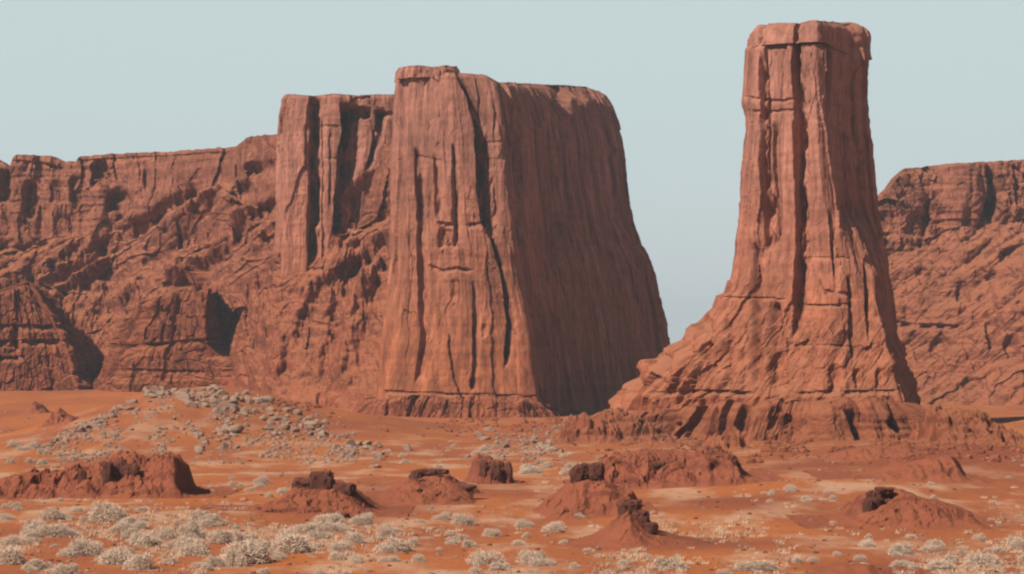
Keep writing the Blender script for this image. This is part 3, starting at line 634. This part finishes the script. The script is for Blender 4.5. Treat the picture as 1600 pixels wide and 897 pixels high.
loft('rock_spur', SP, [(170, 560), (185, 505), (205, 474), (250, 458), (290, 446), (318, 428), (330, 414), (337, 416), (344, 445), (350, 478), (356, 518), (372, 530), (380, 560), (404, 600), (430, 628)], 625, M_mesa, mesaL, 0.36, 1.6,
     [('ledge', [(180, 540), (370, 525)], 8, 2.5), ('pit', [(335, 548)], (30, 12), 3), ('notch', [(212, 480, 8), (208, 560, 9)], 8, 4), ('notch', [(262, 460, 6), (258, 600, 7)], 6, 2.5), ('ledge', [(190, 575), (330, 580)], 6, 1.5)],
     amp=1.8, flute=2.4, strata=1.2, rough=1.6, seed=23, front=3, bury=6, cell=0.8, taper=lambda px, py, Z: 0.30 * (28 - Z))

mesaR = thing('distant_mesa', 'broad flat topped red mesa behind the slender rock tower, at the right edge', 'mesa', loc=(190, 1200, 0))
RF = [('notch', [(1540, 262, 8), (1548, 300, 16), (1530, 345, 12)], 14, 9), ('knob', [(1495, 310)], (42, 70), 6), ('pit', [(1435, 330)], (34, 46), 1.5), ('ledge', [(1380, 498), (1440, 505), (1500, 508)], 8, 5),
      ('pit', [(1505, 460)], (10, 18), 4), ('pit', [(1470, 540)], (18, 14), 6), ('pit', [(1550, 520)], (10, 22), 5), ('pit', [(1580, 540)], (12, 18), 5), ('ledge', [(1560, 395), (1600, 380), (1700, 380)], 14, 4),
      ('knob', [(1590, 460)], (40, 60), 6), ('pit', [(1520, 600)], (16, 12), 5), ('pit', [(1500, 350)], (50, 8), 2)]
def dispR(px, py, X, Y, Z, cl):
    al = (px - 1400) * 0.8 - (py - 400) * 0.6; ac = (px - 1400) * 0.6 + (py - 400) * 0.8
    fan = ridged(ac / 30, al / 90, 1.2, 4)
    D = (1 - cl) * 10.0 * (fan - .3)
    cv, ce, _ = cells(al / 26, ac / 15, 8)
    low = sstep(470, 520, py)
    wx = X + 4 * fbm(X / 12, Z / 12, 1, 3); wz = Z + 4 * fbm(X / 12, Z / 12, 9, 3)
    rx, rz = wx * .8 + wz * .6, wz * .8 - wx * .6
    D += low * 3.0 * facets(rx / 17 + .5 * fbm(X / 9, Z / 9, 2, 3), rz / 9, 32, 1.6) + (0.5 + cl) * (1 - 0.75 * cl * sstep(1455, 1470, px) * (1 - sstep(1535, 1550, px))) * ((1.6 + 2.6 * cl) * facets(wx / 12, wz / 20, 34, 1.5) + 2.4 * facets(wx / 4.5, wz / 6, 35, 1.5) + 0.5 * facets(wx / 1.8, wz / 2, 36, 1.4))
    D += 0.8 * rubble(X, Z, Y, 23) * (1 - cl)
    D += cl * (4.0 * (ridged(px / 22, py / 120, 4.2, 4) - 0.3))
    D += 3.0 * fbm(px / 50, py / 50, 9.4, 3)
    zz = Z + 1.5 * fbm(X / 20, Z / 20, 1, 2)
    D += 0.8 * np.tanh(2.5 * vnoise(zz / 4.2, X / 60)) + 0.35 * np.tanh(2 * vnoise(zz / 1.3, X / 25))
    D += 0.7 * fbm(X / 4, Z / 3.5, Y / 5, 4, 0.5)
    return D + feat_disp(px, py, RF, 0)
escarpment('slope_and_rim', 1235, 1960, [(1235, 632), (1780, 632)], [(1235, 1150), (1400, 1125), (1780, 1100)],
           [(1235, 600), (1340, 470), (1380, 400), (1440, 390), (1470, 362), (1540, 352), (1600, 345), (1780, 350)],
           [(1235, 590), (1300, 470), (1350, 340), (1376, 302), (1384, 298), (1398, 284), (1404, 274), (1414, 262), (1430, 262), (1460, 258), (1520, 254), (1560, 251), (1600, 250), (1780, 252)],
           M_mesa, mesaR, slope=1.15, disp=dispR)
# ------------------------------------------------------------------ clay hillocks on the flat
def hillock(label, crest, base_py, thick_f, thick_b, parent_name='clay_hillock', cat='hillock', steep=1.0, rough=1.0, seed=0, mat=None, caps=(), res=0.16, yc=None, group=None):
    """crest: [(px, py)] of the top line; base_py: row where the near foot meets the sand"""
    cx = np.mean([c[0] for c in crest])
    _, Yb, _ = hit(cx, base_py); Yb = float(Yb[0]); Yc = Yb + thick_f
    if yc: Yc = yc
    x0, x1 = crest[0][0], crest[-1][0]
    k = Yc / F
    nx = int((x1 - x0) * k * 1.3 / res) + 8; ny = int((thick_f + thick_b) * 1.25 / res / 1.4) + 8
    q = np.linspace(x0 - 0.15 * (x1 - x0), x1 + 0.15 * (x1 - x0), nx)
    X = np.repeat(((q - 800) * k)[None], ny, 0)
    Y = np.repeat((Yc + np.linspace(-1.25 * thick_f, 1.25 * thick_b, ny))[:, None], nx, 1)
    Xw = X + 1.6 * fbm(X / 7, Y / 7, seed, 3) * min(1, thick_f / 8)
    Yw = Y + 0.22 * thick_f * fbm(X / 6, Y / 9, seed + 5.5, 3)
    qq = 800 + Xw / k
    top = np.maximum(ZC - (tab(qq, crest) - HY) * k, -1e9) - ground(X, Y)
    end = sstep(x0 - 2, x0 + 0.12 * (x1 - x0), qq) * (1 - sstep(x1 - 0.1 * (x1 - x0), x1 + 2, qq))
    top = np.maximum(top, 0) * (0.15 + 0.85 * end)
    t = np.where(Yw < Yc, (Yc - Yw) / thick_f, (Yw - Yc) / thick_b)
    prof = np.clip(1 - t, 0, 1)
    prof = (1 - steep) * (prof * prof * (3 - 2 * prof)) + steep * np.where(Yw < Yc, sstep(0.0, 0.62, prof)**0.8 * .82 + .18 * prof, prof * prof * (3 - 2 * prof))
    h = top * prof
    gul = ridged(X / 2.6 + 0.5 * fbm(X / 5, Y / 5, 2, 2), Y / 9, seed, 4)
    m = sstep(0, 0.25, prof) * (1 - 0.6 * sstep(0.85, 1, prof))
    h = h + m * np.minimum(top, 3.5) * 0.42 * (gul - 0.32) * rough
    h = h + m * rough * (0.22 * fbm(X / 1.1, Y / 1.4, seed, 4, .6) + 0.12 * np.tanh(3 * vnoise(h / 0.7, X / 9)))
    h = h + m * rough * np.minimum(top, 3) * (0.20 * facets(X / 2.4 + fbm(X / 3, Y / 3, 1, 2), Y / 3.5, int(seed), 1.5) + 0.08 * facets(X / .9, Y / 1.3, int(seed) + 1, 1.4))
    Z = ground(X, Y) + h - 0.35 * (1 - sstep(0.0, 0.16, prof))
    V = np.stack([X, Y, Z], -1)
    base = (float((cx - 800) * k), float(Yc), float(ground((cx - 800) * k, Yc)))
    if not caps:
        return tag(mesh_obj(parent_name, V, grid_faces(ny, nx), mat or M_clay, None, True, base), label, cat, group)
    t_ = thing(parent_name, label, cat, group, base)
    mesh_obj('mound', V, grid_faces(ny, nx), mat or M_clay, t_, False)
    for (bx0, bx1, by0, by1, dy) in caps:
        rock_block('cap_rock', bx0, bx1, by0, by1, Yc + dy, t_, seed=seed + bx0)
    return t_
def rock_block(name, x0, x1, y0, y1, Y, parent, mat=None, seed=0, deep=0.8, label=None, cat=None, group=None, skew=0.0):
    """broken block of rock, the shade on its faces put into a dark colour, standing x0..x1, y0..y1 in the picture at distance Y"""
    k = Y / F; w = (x1 - x0) * k / 2; hgt = (y1 - y0) * k
    cx = ((x0 + x1) / 2 - 800) * k; cz = ZC - ((y0 + y1) / 2 - HY) * k
    nu, nv = 96, 48
    u = np.linspace(0, 2 * np.pi, nu, endpoint=False)[None, :]; v = np.linspace(-np.pi / 2, np.pi / 2, nv)[:, None]
    e = 0.55
    sp = lambda a, p: np.sign(a) * np.abs(a)**p
    X = w * sp(np.cos(v), e) * sp(np.cos(u), e); Yy = w * deep * sp(np.cos(v), e) * sp(np.sin(u), e); Z = hgt * .55 * sp(np.sin(v), e * 0.8) + 0 * u
    X = X + skew * Z
    s = max(w, hgt / 2); r = seed * 1.37
    d = 0.42 * fbm(X / s * 1.1 + r, Yy / s * 1.1, Z / s * 1.1, 3) + 0.22 * (ridged(X / s * 2.6 + r, Yy / s * 2.6, Z / s * 1.2, 3) - .3) + 0.10 * fbm(X / s * 8, Yy / s * 8, Z / s * 9 + r, 3)
    aa = np.arctan2(Yy, X) * 2.2 + r; d = d + 0.38 * facets(aa + fbm(aa, Z / s, 1, 2) * .4, Z / s * 1.6, int(seed) + 3, 1.4) + 0.16 * facets(aa * 2.7, Z / s * 4, int(seed) + 4, 1.4)
    nrm = np.sqrt((X / w)**2 + (Yy / (w * deep))**2 + (Z / (hgt * .55))**2) + 1e-6
    f = 1 + d / nrm * 1.0
    X, Yy = X * f, Yy * f; Z = Z * (1 + 0.5 * d)
    V = np.stack([X + cx, Yy + Y, Z + cz], -1)
    if parent is None:
        o = mesh_obj(name, V, grid_faces(nv, nu, True), mat or M_dark_shade, None, True, (cx, Y, cz - hgt / 2))
        return tag(o, label, cat, group)
    return mesh_obj(name, V, grid_faces(nv, nu, True), mat or M_dark_shade, parent)

hillock('long low red ridge with a gullied face and a steep right end, lower left', [(-60, 758), (0, 750), (60, 738), (110, 734), (160, 720), (190, 714), (250, 713), (284, 717), (292, 738), (300, 758), (308, 776)], 780, 14, 18, seed=31, steep=.9, rough=1.5,
        caps=[(160, 176, 726, 766, -9.5), (176, 196, 722, 752, -8), (194, 216, 728, 764, -8.5), (122, 134, 734, 756, -9)])
hillock('dark topped red hillock behind the pale shrubs, left of centre', [(350, 800), (400, 790), (435, 775), (462, 756), (480, 750), (520, 750), (552, 764), (580, 788), (605, 800)], 808, 16, 16, seed=33, steep=.2, rough=1.0,
        caps=[(458, 496, 748, 772, -3), (484, 520, 738, 772, -3.5), (522, 554, 756, 774, -4), (526, 546, 802, 812, -15)])
hillock('flat red hillock with a thin dark rock streak on its top, near the centre', [(590, 778), (636, 748), (660, 742), (700, 742), (728, 762), (748, 778)], 790, 20, 20, seed=35, steep=.2, rough=.9,
        caps=[(642, 658, 736, 760, -2), (652, 680, 733, 742, -1), (676, 700, 733, 741, -1), (706, 738, 758, 768, -6), (692, 718, 780, 790, -16)])
hillock('small square red outcrop with dark furrows, alone at the centre', [(735, 752), (747, 722), (760, 719), (790, 719), (800, 745), (812, 757)], 757, 7, 9, seed=37, steep=1.0, rough=2.2, cat='outcrop',
        parent_name='rock_outcrop', caps=[(749, 760, 722, 752, -6), (766, 782, 724, 750, -6), (788, 800, 724, 752, -5)])
hillock('red ridge running down to the left from a dark double rock knob', [(800, 815), (830, 802), (855, 786), (880, 768), (898, 748), (936, 744), (965, 762), (990, 766)], 814, 20, 18, seed=39, steep=.1, rough=.8,
        caps=[(892, 912, 730, 758, -4), (906, 928, 726, 744, -2), (922, 943, 724, 750, -4)])
hillock('long dark red bank ending in a black rock heap, below the tower foot', [(920, 722), (960, 712), (1000, 707), (1080, 708), (1120, 704), (1150, 714), (1172, 742)], 764, 16, 22, seed=41, steep=.7, rough=1.5, cat='bank', parent_name='clay_bank',
        caps=[(1126, 1154, 716, 756, -5), (1104, 1130, 708, 734, -4), (1076, 1104, 716, 734, -6), (1108, 1128, 740, 760, -9), (1096, 1112, 754, 766, -12), (1020, 1040, 722, 734, -8)])
hillock('red cone shaped hillock topped by a dark crag, front centre', [(870, 854), (920, 840), (948, 820), (968, 800), (984, 792), (1006, 806), (1030, 826), (1062, 836), (1110, 850)], 860, 11, 12, seed=43, steep=.05, rough=.6,
        caps=[(968, 1000, 782, 816, -1.5), (988, 1014, 800, 826, -2.2), (1008, 1028, 818, 834, -4)])
hillock('low red hump with a hooked rock edge coloured dark as shade, lower right', [(1280, 836), (1330, 808), (1350, 778), (1372, 765), (1410, 764), (1460, 782), (1520, 802)], 828, 14, 18, seed=45, steep=.25, rough=.9,
        caps=[(1349, 1362, 784, 828, -6), (1354, 1374, 770, 796, -5), (1368, 1396, 762, 772, -3.5)])
hillock('red hump cut off by the bottom edge of the picture', [(1250, 905), (1300, 888), (1325, 881), (1360, 883), (1390, 895), (1420, 905)], 915, 5, 8, seed=47, steep=.1, rough=.7)
hillock('smaller dark red cone on the orange sand, far left', [(36, 645), (48, 634), (56, 626), (64, 632), (78, 645)], 647, 7, 8, seed=49, steep=.2, rough=1.2, group=None)
hillock('larger dark red cone with a long right flank on the orange sand, left', [(74, 660), (88, 646), (98, 637), (106, 644), (118, 652), (132, 660)], 662, 8, 9, seed=51, steep=.2, rough=1.2)
hillock('rough dark red heap right of the tower foot, in front of the distant mesa', [(1440, 660), (1462, 642), (1490, 640), (1530, 646), (1560, 664), (1580, 682), (1600, 692)], 696, 22, 26, seed=53, steep=.3, rough=2.4, mat=M_mesa, cat='heap', parent_name='rubble_heap')
hillock('low dark red scarp just below the tower foot, right', [(1290, 714), (1330, 703), (1370, 697), (1410, 697), (1430, 704)], 718, 9, 14, seed=55, steep=.5, rough=1.2,  parent_name='clay_bank', cat='bank')
hillock('slanting red scarp with dark patches on the right hand dune', [(1300, 756), (1340, 742), (1380, 730), (1440, 718), (1510, 710)], 752, 10, 16, seed=57, steep=.1, rough=1.1, parent_name='clay_bank', cat='bank')
hillock('pile of dark broken rock at the tower foot, left of its middle', [(1096, 702), (1116, 684), (1135, 668), (1150, 680), (1166, 702)], 704, 8, 10, seed=59, steep=.5, rough=2.6, mat=M_mesa, cat='rock pile', parent_name='rock_pile')
hillock('knobbly red mound between the butte and the tower foot', [(870, 672), (895, 654), (930, 646), (960, 640), (1000, 652), (1040, 676), (1060, 694)], 694, 16, 18, seed=61, steep=.3, rough=2.4, mat=M_mesa, cat='mound', parent_name='rock_mound')
# ------------------------------------------------------------------ boulders
rnd = np.random.RandomState(11)
def boulder_mesh(i):
    bm_v = []
    import bmesh
    bm = bmesh.new(); bmesh.ops.create_icosphere(bm, subdivisions=3, radius=1.0)
    r = np.random.RandomState(100 + i)
    planes = [(Vector(r.normal(size=3)).normalized(), 0.52 + 0.3 * r.rand()) for _ in range(9)]
    sc = Vector((1.0, 0.75 + .3 * r.rand(), 0.62 + .3 * r.rand()))
    for v in bm.verts:
        for n, d in planes:
            k = v.co.dot(n)
            if k > d: v.co -= n * (k - d) * 0.95
        v.co = Vector((v.co.x * sc.x, v.co.y * sc.y, v.co.z * sc.z)) * 1.25
    co = np.array([v.co[:] for v in bm.verts]); nn = fbm(co[:, 0] * 2 + i * 7, co[:, 1] * 2, co[:, 2] * 2, 3)
    for v, a in zip(bm.verts, nn): v.co *= 1 + 0.13 * a
    me = bpy.data.meshes.new('boulder'); bm.to_mesh(me); bm.free(); me.materials.append(M_boulder)
    return me
BM = [boulder_mesh(i) for i in range(9)]
clusters = [  # cx, cy, half width, half height, slope, n, (size range px), label, group
    (148, 662, 86, 8, -0.52, 56, (6, 13), 'grey boulder on the left flank of the rubble hill', 'boulders along the left crest of the rubble hill'),
    (262, 616, 36, 9, -0.05, 26, (7, 16), 'grey boulder on the crest of the rubble hill', 'boulders on the crest of the rubble hill'),
    (350, 627, 66, 19, 0.10, 66, (6, 16), 'pale grey boulder near the top of the rubble hill', 'boulders below the dark spur'),
    (332, 684, 36, 20, -0.2, 34, (7, 15), 'grey boulder in the heap in the middle of the rubble hill', 'boulders in the middle heap'),
    (462, 660, 46, 20, 0.30, 36, (7, 16), 'grey boulder on the right shoulder of the rubble hill', 'boulders on the right shoulder of the hill'),
    (566, 703, 30, 19, 0.35, 26, (7, 14), 'pale boulder in the small heap at the right end of the rubble hill', 'boulders at the right end of the rubble hill'),
    (815, 693, 72, 11, 0.12, 30, (6, 13), 'pale boulder in the strip of stones before the big butte', 'boulders before the big butte'),
    (250, 665, 150, 34, 0.0, 16, (5, 9), 'small loose stone scattered on the orange slope of the rubble hill', 'loose stones on the rubble hill'),
]
used = []
def put_boulder(px, py, s, label, group, cat='boulder'):
    X, Y, Z = [float(a[0]) for a in hit(px, py)]
    if Y > 1300: return
    o = bpy.data.objects.new('boulder', BM[rnd.randint(9)]); COL.objects.link(o)
    w = s * 1.12 * Y / F / 2
    o.scale = (w * rnd.uniform(.85, 1.2), w, w * rnd.uniform(.75, 1.15)); o.rotation_euler = (rnd.uniform(-.3, .3), rnd.uniform(-.3, .3), rnd.uniform(0, 6.28))
    o.location = (X, Y, Z + w * 0.25)
    tag(o, label, cat, group)
for big in [(288, 626, 22, 'large grey boulder at the brow of the rubble hill'), (355, 640, 24, 'large grey boulder leaning near the top of the rubble hill'),
            (362, 676, 26, 'broad dark grey boulder in the middle of the rubble hill'), (432, 684, 15, 'single rounded boulder alone on the sand right of the middle heap'),
            (490, 668, 22, 'dark grey boulder at the right shoulder of the rubble hill'), (256, 672, 12, 'lone grey boulder left of the middle heap'),
            (416, 628, 19, 'grey boulder in the shadow at the foot of the dark spur'), (233, 616, 16, 'pointed boulder at the left end of the crest'),
            (636, 704, 13, 'flat pale boulder alone on the sand before the big butte')]:
    put_boulder(big[0], big[1], big[2], big[3], None)
for cx, cy, sx, sy, sl_, n, (a, b), lab, grp in clusters:
    for k in range(n):
        px = cx + sx * rnd.uniform(-1, 1); py = cy + (px - cx) * sl_ + sy * np.clip(rnd.normal() * .55, -1.3, 1.3)
        if px < 8 or py < 604: py = max(py, 606)
        put_boulder(px, py, a + (b - a) * rnd.rand()**1.8, lab, grp)

# uncountable pebbles
def scatter_mesh(name, pts, sizes, tmpl_v, tmpl_f, mat, label, zsc=1.0):
    n = len(pts); V = []; 
    ang = rnd.uniform(0, 6.28, n); c, s = np.cos(ang), np.sin(ang)
    T = np.asarray(tmpl_v)
    A = np.empty((n, len(T), 3))
    A[:, :, 0] = (T[None, :, 0] * c[:, None] - T[None, :, 1] * s[:, None]) * sizes[:, None] + pts[:, None, 0]
    A[:, :, 1] = (T[None, :, 0] * s[:, None] + T[None, :, 1] * c[:, None]) * sizes[:, None] + pts[:, None, 1]
    A[:, :, 2] = T[None, :, 2] * sizes[:, None] * zsc + pts[:, None, 2]
    Fc = np.asarray(tmpl_f)[None] + (np.arange(n) * len(T))[:, None, None]
    o = mesh_obj(name, A.reshape(-1, 3), Fc.reshape(-1, Fc.shape[-1]), mat, None, False)
    o['kind'] = 'stuff'; tag(o, label, name.replace('_', ' '))
    return o
phi = (1 + 5**.5) / 2
ico_v = np.array([(-1, phi, 0), (1, phi, 0), (-1, -phi, 0), (1, -phi, 0), (0, -1, phi), (0, 1, phi), (0, -1, -phi), (0, 1, -phi), (phi, 0, -1), (phi, 0, 1), (-phi, 0, -1), (-phi, 0, 1)]) / 1.9
ico_v = ico_v * (1 + 0.35 * (rnd.rand(12, 1) - .5))
ico_f = [(0, 11, 5), (0, 5, 1), (0, 1, 7), (0, 7, 10), (0, 10, 11), (1, 5, 9), (5, 11, 4), (11, 10, 2), (10, 7, 6), (7, 1, 8), (3, 9, 4), (3, 4, 2), (3, 2, 6), (3, 6, 8), (3, 8, 9), (4, 9, 5), (2, 4, 11), (6, 2, 10), (8, 6, 7), (9, 8, 1)]
def pts_at(px, py):
    X, Y, Z = hit(px, py); return np.stack([X, Y, Z], 1)
n = 2600
px = rnd.uniform(-20, 1620, n); py = 640 + 260 * rnd.rand(n)**1.1
keep = (fbm(px / 90, py / 30, 4.4, 3) + 0.25 * (py < 730) * (px < 640) > -0.05)
px, py = px[keep], py[keep]; P = pts_at(px, py)
scatter_mesh('pebbles', P, (0.12 + 0.34 * rnd.rand(len(P))**3) * (P[:, 1] / 400)**.6, ico_v, ico_f, M_boulder, 'pebbles and small stones strewn over the sand', .6)
n = 2600
px = np.append(rnd.uniform(90, 560, n), rnd.uniform(640, 980, 900)); py = np.append(rnd.uniform(606, 726, n), rnd.uniform(665, 735, 900))
cr = tab(px, [(60, 690), (150, 650), (230, 612), (330, 605), (420, 620), (500, 645), (560, 680), (600, 720), (980, 640)])
keep = (py > cr + 2) & (fbm(px / 36, py / 14, 9.9, 3) > -0.02) 
P = pts_at(px[keep], py[keep]); P = P[P[:, 1] < 900]
scatter_mesh('rubble', P, 0.30 + 0.55 * rnd.rand(len(P))**2.5, ico_v, ico_f, M_boulder, 'small grey rubble strewn between the boulders', .75)
n = 1500
px = rnd.uniform(-20, 1620, n); py = 650 + 250 * rnd.rand(n); P = pts_at(px, py)
scatter_mesh('rock_chips', P, (0.08 + 0.35 * rnd.rand(len(P))**4) * (P[:, 1] / 400)**.6, ico_v, ico_f, M_dark_shade, 'dark rock chips strewn over the sand', .6)

# fallen red stones round the feet of the cliffs
n = 3600
px = rnd.uniform(430, 1600, n); line = tab(px, [(430, 640), (600, 655), (850, 662), (900, 680), (1150, 702), (1420, 704), (1480, 700), (1600, 700)])
py = line - 14 + 30 * rnd.rand(n)**1.7 * (0.6 + 0.8 * rnd.rand(n)); P = pts_at(px, py); keep = fbm(px / 40, py / 12, 5.9, 3) > -0.12
P = P[keep]
scatter_mesh('red_scree', P, 0.22 + 1.0 * rnd.rand(len(P))**4, ico_v, ico_f, M_mesa, 'red scree fallen at the feet of the butte and the tower', .75)
# ------------------------------------------------------------------ shrubs
def shrub_mesh(i, n=1500, lobes=5):
    r = np.random.RandomState(300 + i)
    C = []
    for k in range(lobes):
        a = r.uniform(0, 6.28); d = r.uniform(0, .62) if k else 0
        C.append((d * math.cos(a), d * math.sin(a), r.uniform(.30, .55), r.uniform(.30, .52)))
    # twigs: thin leaning strips from a lobe's foot to its shell, plus leaf clumps at the shell
    V, Fc = [], []
    for j in range(n * 4):
        cx, cy, rr, hh = C[r.randint(len(C))]
        d = r.normal(size=3); d[2] = abs(d[2]) * 1.1 + 0.05; d /= np.linalg.norm(d)
        rad = (0.40 + 0.66 * r.rand()**0.7 + 0.12 * abs(r.normal()))
        p = np.array([cx + d[0] * rr * rad, cy + d[1] * rr * rad, d[2] * hh * rad * 1.35])
        a = r.normal(size=3) * 0.75 + d * 1.0; a /= np.linalg.norm(a)
        b = np.cross(a, r.normal(size=3)); b /= np.linalg.norm(b) + 1e-6
        L = r.uniform(.035, .085); w = r.uniform(.006, .012)
        b0 = len(V); V += [p - a * L - b * w, p - a * L + b * w, p + a * L + b * w * .5, p + a * L - b * w * .5]; Fc.append((b0, b0 + 1, b0 + 2, b0 + 3))
        if j % 24 == 0:                      # stem from the root
            q = np.array([cx * .6, cy * .6, 0]); w2 = .012; b0 = len(V)
            V += [q - b * w2, q + b * w2, p + b * w2 * .5, p - b * w2 * .5]; Fc.append((b0, b0 + 1, b0 + 2, b0 + 3))
    me = bpy.data.meshes.new('dry_shrub'); me.from_pydata([tuple(v) for v in V], [], Fc); me.update(); me.materials.append(M_shrub)
    return me
SM = [shrub_mesh(i, 1900 if i < 4 else 1100, 7 if i < 4 else 4) for i in range(9)]
def put_shrub(px, py, w, h, label, group=None):
    """px, py: middle of the foot; w, h in picture pixels"""
    X, Y, Z = [float(a[0]) for a in hit(px, py)]
    k = Y / F
    o = bpy.data.objects.new('dry_shrub', SM[rnd.randint(4) if w > 40 else rnd.randint(9)]); COL.objects.link(o)
    o.location = (X, Y, Z - 0.05); o.rotation_euler = (0, 0, rnd.uniform(0, 6.28))
    o.scale = (w * k / 1.5, w * k / 1.5, h * k / 0.70)
    return tag(o, label, 'shrub', group)
named = [
    (165, 815, 44, 30, 'upright pale bush standing alone below the long red ridge'),
    (82, 812, 40, 18, 'low pale bush above another one, near the left edge'),
    (80, 838, 50, 20, 'wide dark based bush below a smaller one, near the left edge'),
    (70, 772, 30, 11, 'small flat bush at the foot of the long red ridge, left'),
    (292, 842, 52, 28, 'bright rounded bush between the red ridge and the big pair of bushes'),
    (350, 848, 44, 20, 'pale bush just left of the tallest bush'),
    (394, 880, 92, 36, 'tallest and palest bush in the foreground, left of centre'),
    (448, 864, 74, 36, 'broad grey bush right behind the tallest bush'),
    (372, 885, 34, 26, 'small bush at the left side of the tallest bush'),
    (20, 880, 60, 26, 'pale bush in the bottom left corner'),
    (130, 868, 44, 24, 'pale bush below the wide dark based bush, lower left'),
    (178, 882, 56, 26, 'low spreading bush at the lower left, left of a darker one'),
    (215, 890, 46, 24, 'dark based bush at the bottom edge, left'),
    (300, 868, 48, 22, 'spreading bush left of the tallest bush, lower row'),
    (95, 897, 44, 16, 'pale bush cut by the bottom edge, lower left'),
    (600, 838, 30, 18, 'small upright bush right of the broad grey bush'),
    (618, 862, 66, 20, 'wide low bush right of the broad grey bush'),
    (515, 830, 60, 14, 'flat pale bush below the dark topped hillock'),
    (755, 882, 60, 22, 'pale low bush at the bottom edge, centre'),
    (828, 880, 50, 20, 'bush left of the red cone hillock, at the bottom edge'),
    (845, 885, 34, 16, 'small bush touching another at the bottom edge, centre'),
    (720, 820, 36, 18, 'pale bush below the flat red hillock near the centre'),
    (1054, 888, 56, 18, 'pale bush at the bottom edge below the red cone hillock'),
    (1190, 892, 70, 16, 'wide pale bush at the bottom edge right of the centre'),
    (1405, 868, 48, 18, 'pale bush below the low red hump, lower right'),
    (1460, 858, 34, 18, 'upright bush at the lower right, between two wide ones'),
    (1590, 858, 34, 18, 'dark pale tipped bush at the right edge'),
    (1535, 884, 60, 22, 'wide pale bush near the bottom right corner'),
    (1465, 890, 60, 16, 'low pale bush at the bottom edge, right'),
    (885, 742, 26, 10, 'small bush beside the dark double rock knob'),
    (832, 740, 44, 12, 'flat pale bush right of the square outcrop'),
]
for a in named: put_shrub(*a)
zones = [  # x0,x1,y0,y1,n,(w range),label,group
    (0, 330, 775, 815, 16, (12, 28), 'small pale shrub on the sand under the long red ridge', 'small shrubs under the long red ridge'),
    (0, 560, 812, 897, 84, (16, 46), 'pale dry shrub in the thick scrub at the lower left', 'scrub at the lower left'),
    (560, 900, 800, 897, 38, (14, 34), 'pale dry shrub in the scrub at the bottom centre', 'scrub at the bottom centre'),
    (900, 1280, 862, 897, 15, (14, 32), 'pale dry shrub low in the picture before the red cone hillock', 'scrub before the red cone hillock'),
    (1300, 1610, 835, 897, 24, (14, 34), 'pale dry shrub in the scrub at the lower right', 'scrub at the lower right'),
    (1190, 1320, 765, 785, 12, (12, 24), 'small pale shrub in the patch left of the low red hump', 'shrub patch left of the low red hump'),
    (1440, 1600, 740, 825, 12, (8, 16), 'tiny pale shrub on the right hand dune', 'tiny shrubs on the right hand dune'),
    (740, 940, 700, 745, 18, (10, 22), 'small pale shrub before the big butte', 'small shrubs before the big butte'),
    (330, 470, 735, 790, 12, (12, 26), 'small pale shrub left of the dark topped hillock', 'small shrubs left of the dark topped hillock'),
    (600, 760, 690, 735, 9, (8, 18), 'tiny pale shrub on the sand in front of the big butte', 'tiny shrubs in front of the big butte'),
    (0, 130, 695, 735, 12, (12, 26), 'small pale shrub behind the long red ridge', 'small shrubs behind the long red ridge'),
]
for x0, x1, y0, y1, n, (a, b), lab, grp in zones:
    for k in range(n):
        px = rnd.uniform(x0, x1); py = rnd.uniform(y0, y1); w = a + (b - a) * rnd.rand()**1.6
        put_shrub(px, py, w, w * rnd.uniform(.28, .5), lab, grp)
# dry grass nobody could count
gv, gf = [], []
for k in range(22):
    a = rnd.uniform(0, 6.28); l = rnd.uniform(.2, 1); t_ = rnd.uniform(.5, 1.3)
    bx, by = rnd.uniform(-.7, .7), rnd.uniform(-.7, .7); b0 = len(gv)
    gv += [(bx - .07 * math.sin(a), by + .07 * math.cos(a), 0), (bx + .07 * math.sin(a), by - .07 * math.cos(a), 0), (bx + l * math.cos(a) * .8, by + l * math.sin(a) * .8, t_ * .6)]
    gf.append((b0, b0 + 1, b0 + 2))
n = 16000
px = rnd.uniform(-30, 1630, n); py = 680 + 225 * rnd.rand(n)**0.6
den = sstep(-0.1, 0.45, fbm(px / 110, py / 32, 14.4, 4)) * (0.07 + 0.93 * sstep(765, 850, py)) * (1 - .85 * np.exp(-((px - 1250) / 230)**2 - ((py - 815) / 38)**2))
keep = rnd.rand(n) < den
P = pts_at(px[keep], py[keep])
scatter_mesh('dry_grass', P, rnd.uniform(.25, .75, len(P)) * (P[:, 1] / 330)**.5, np.array(gv), gf, M_grass, 'pale dry grass and litter between the shrubs', .8)
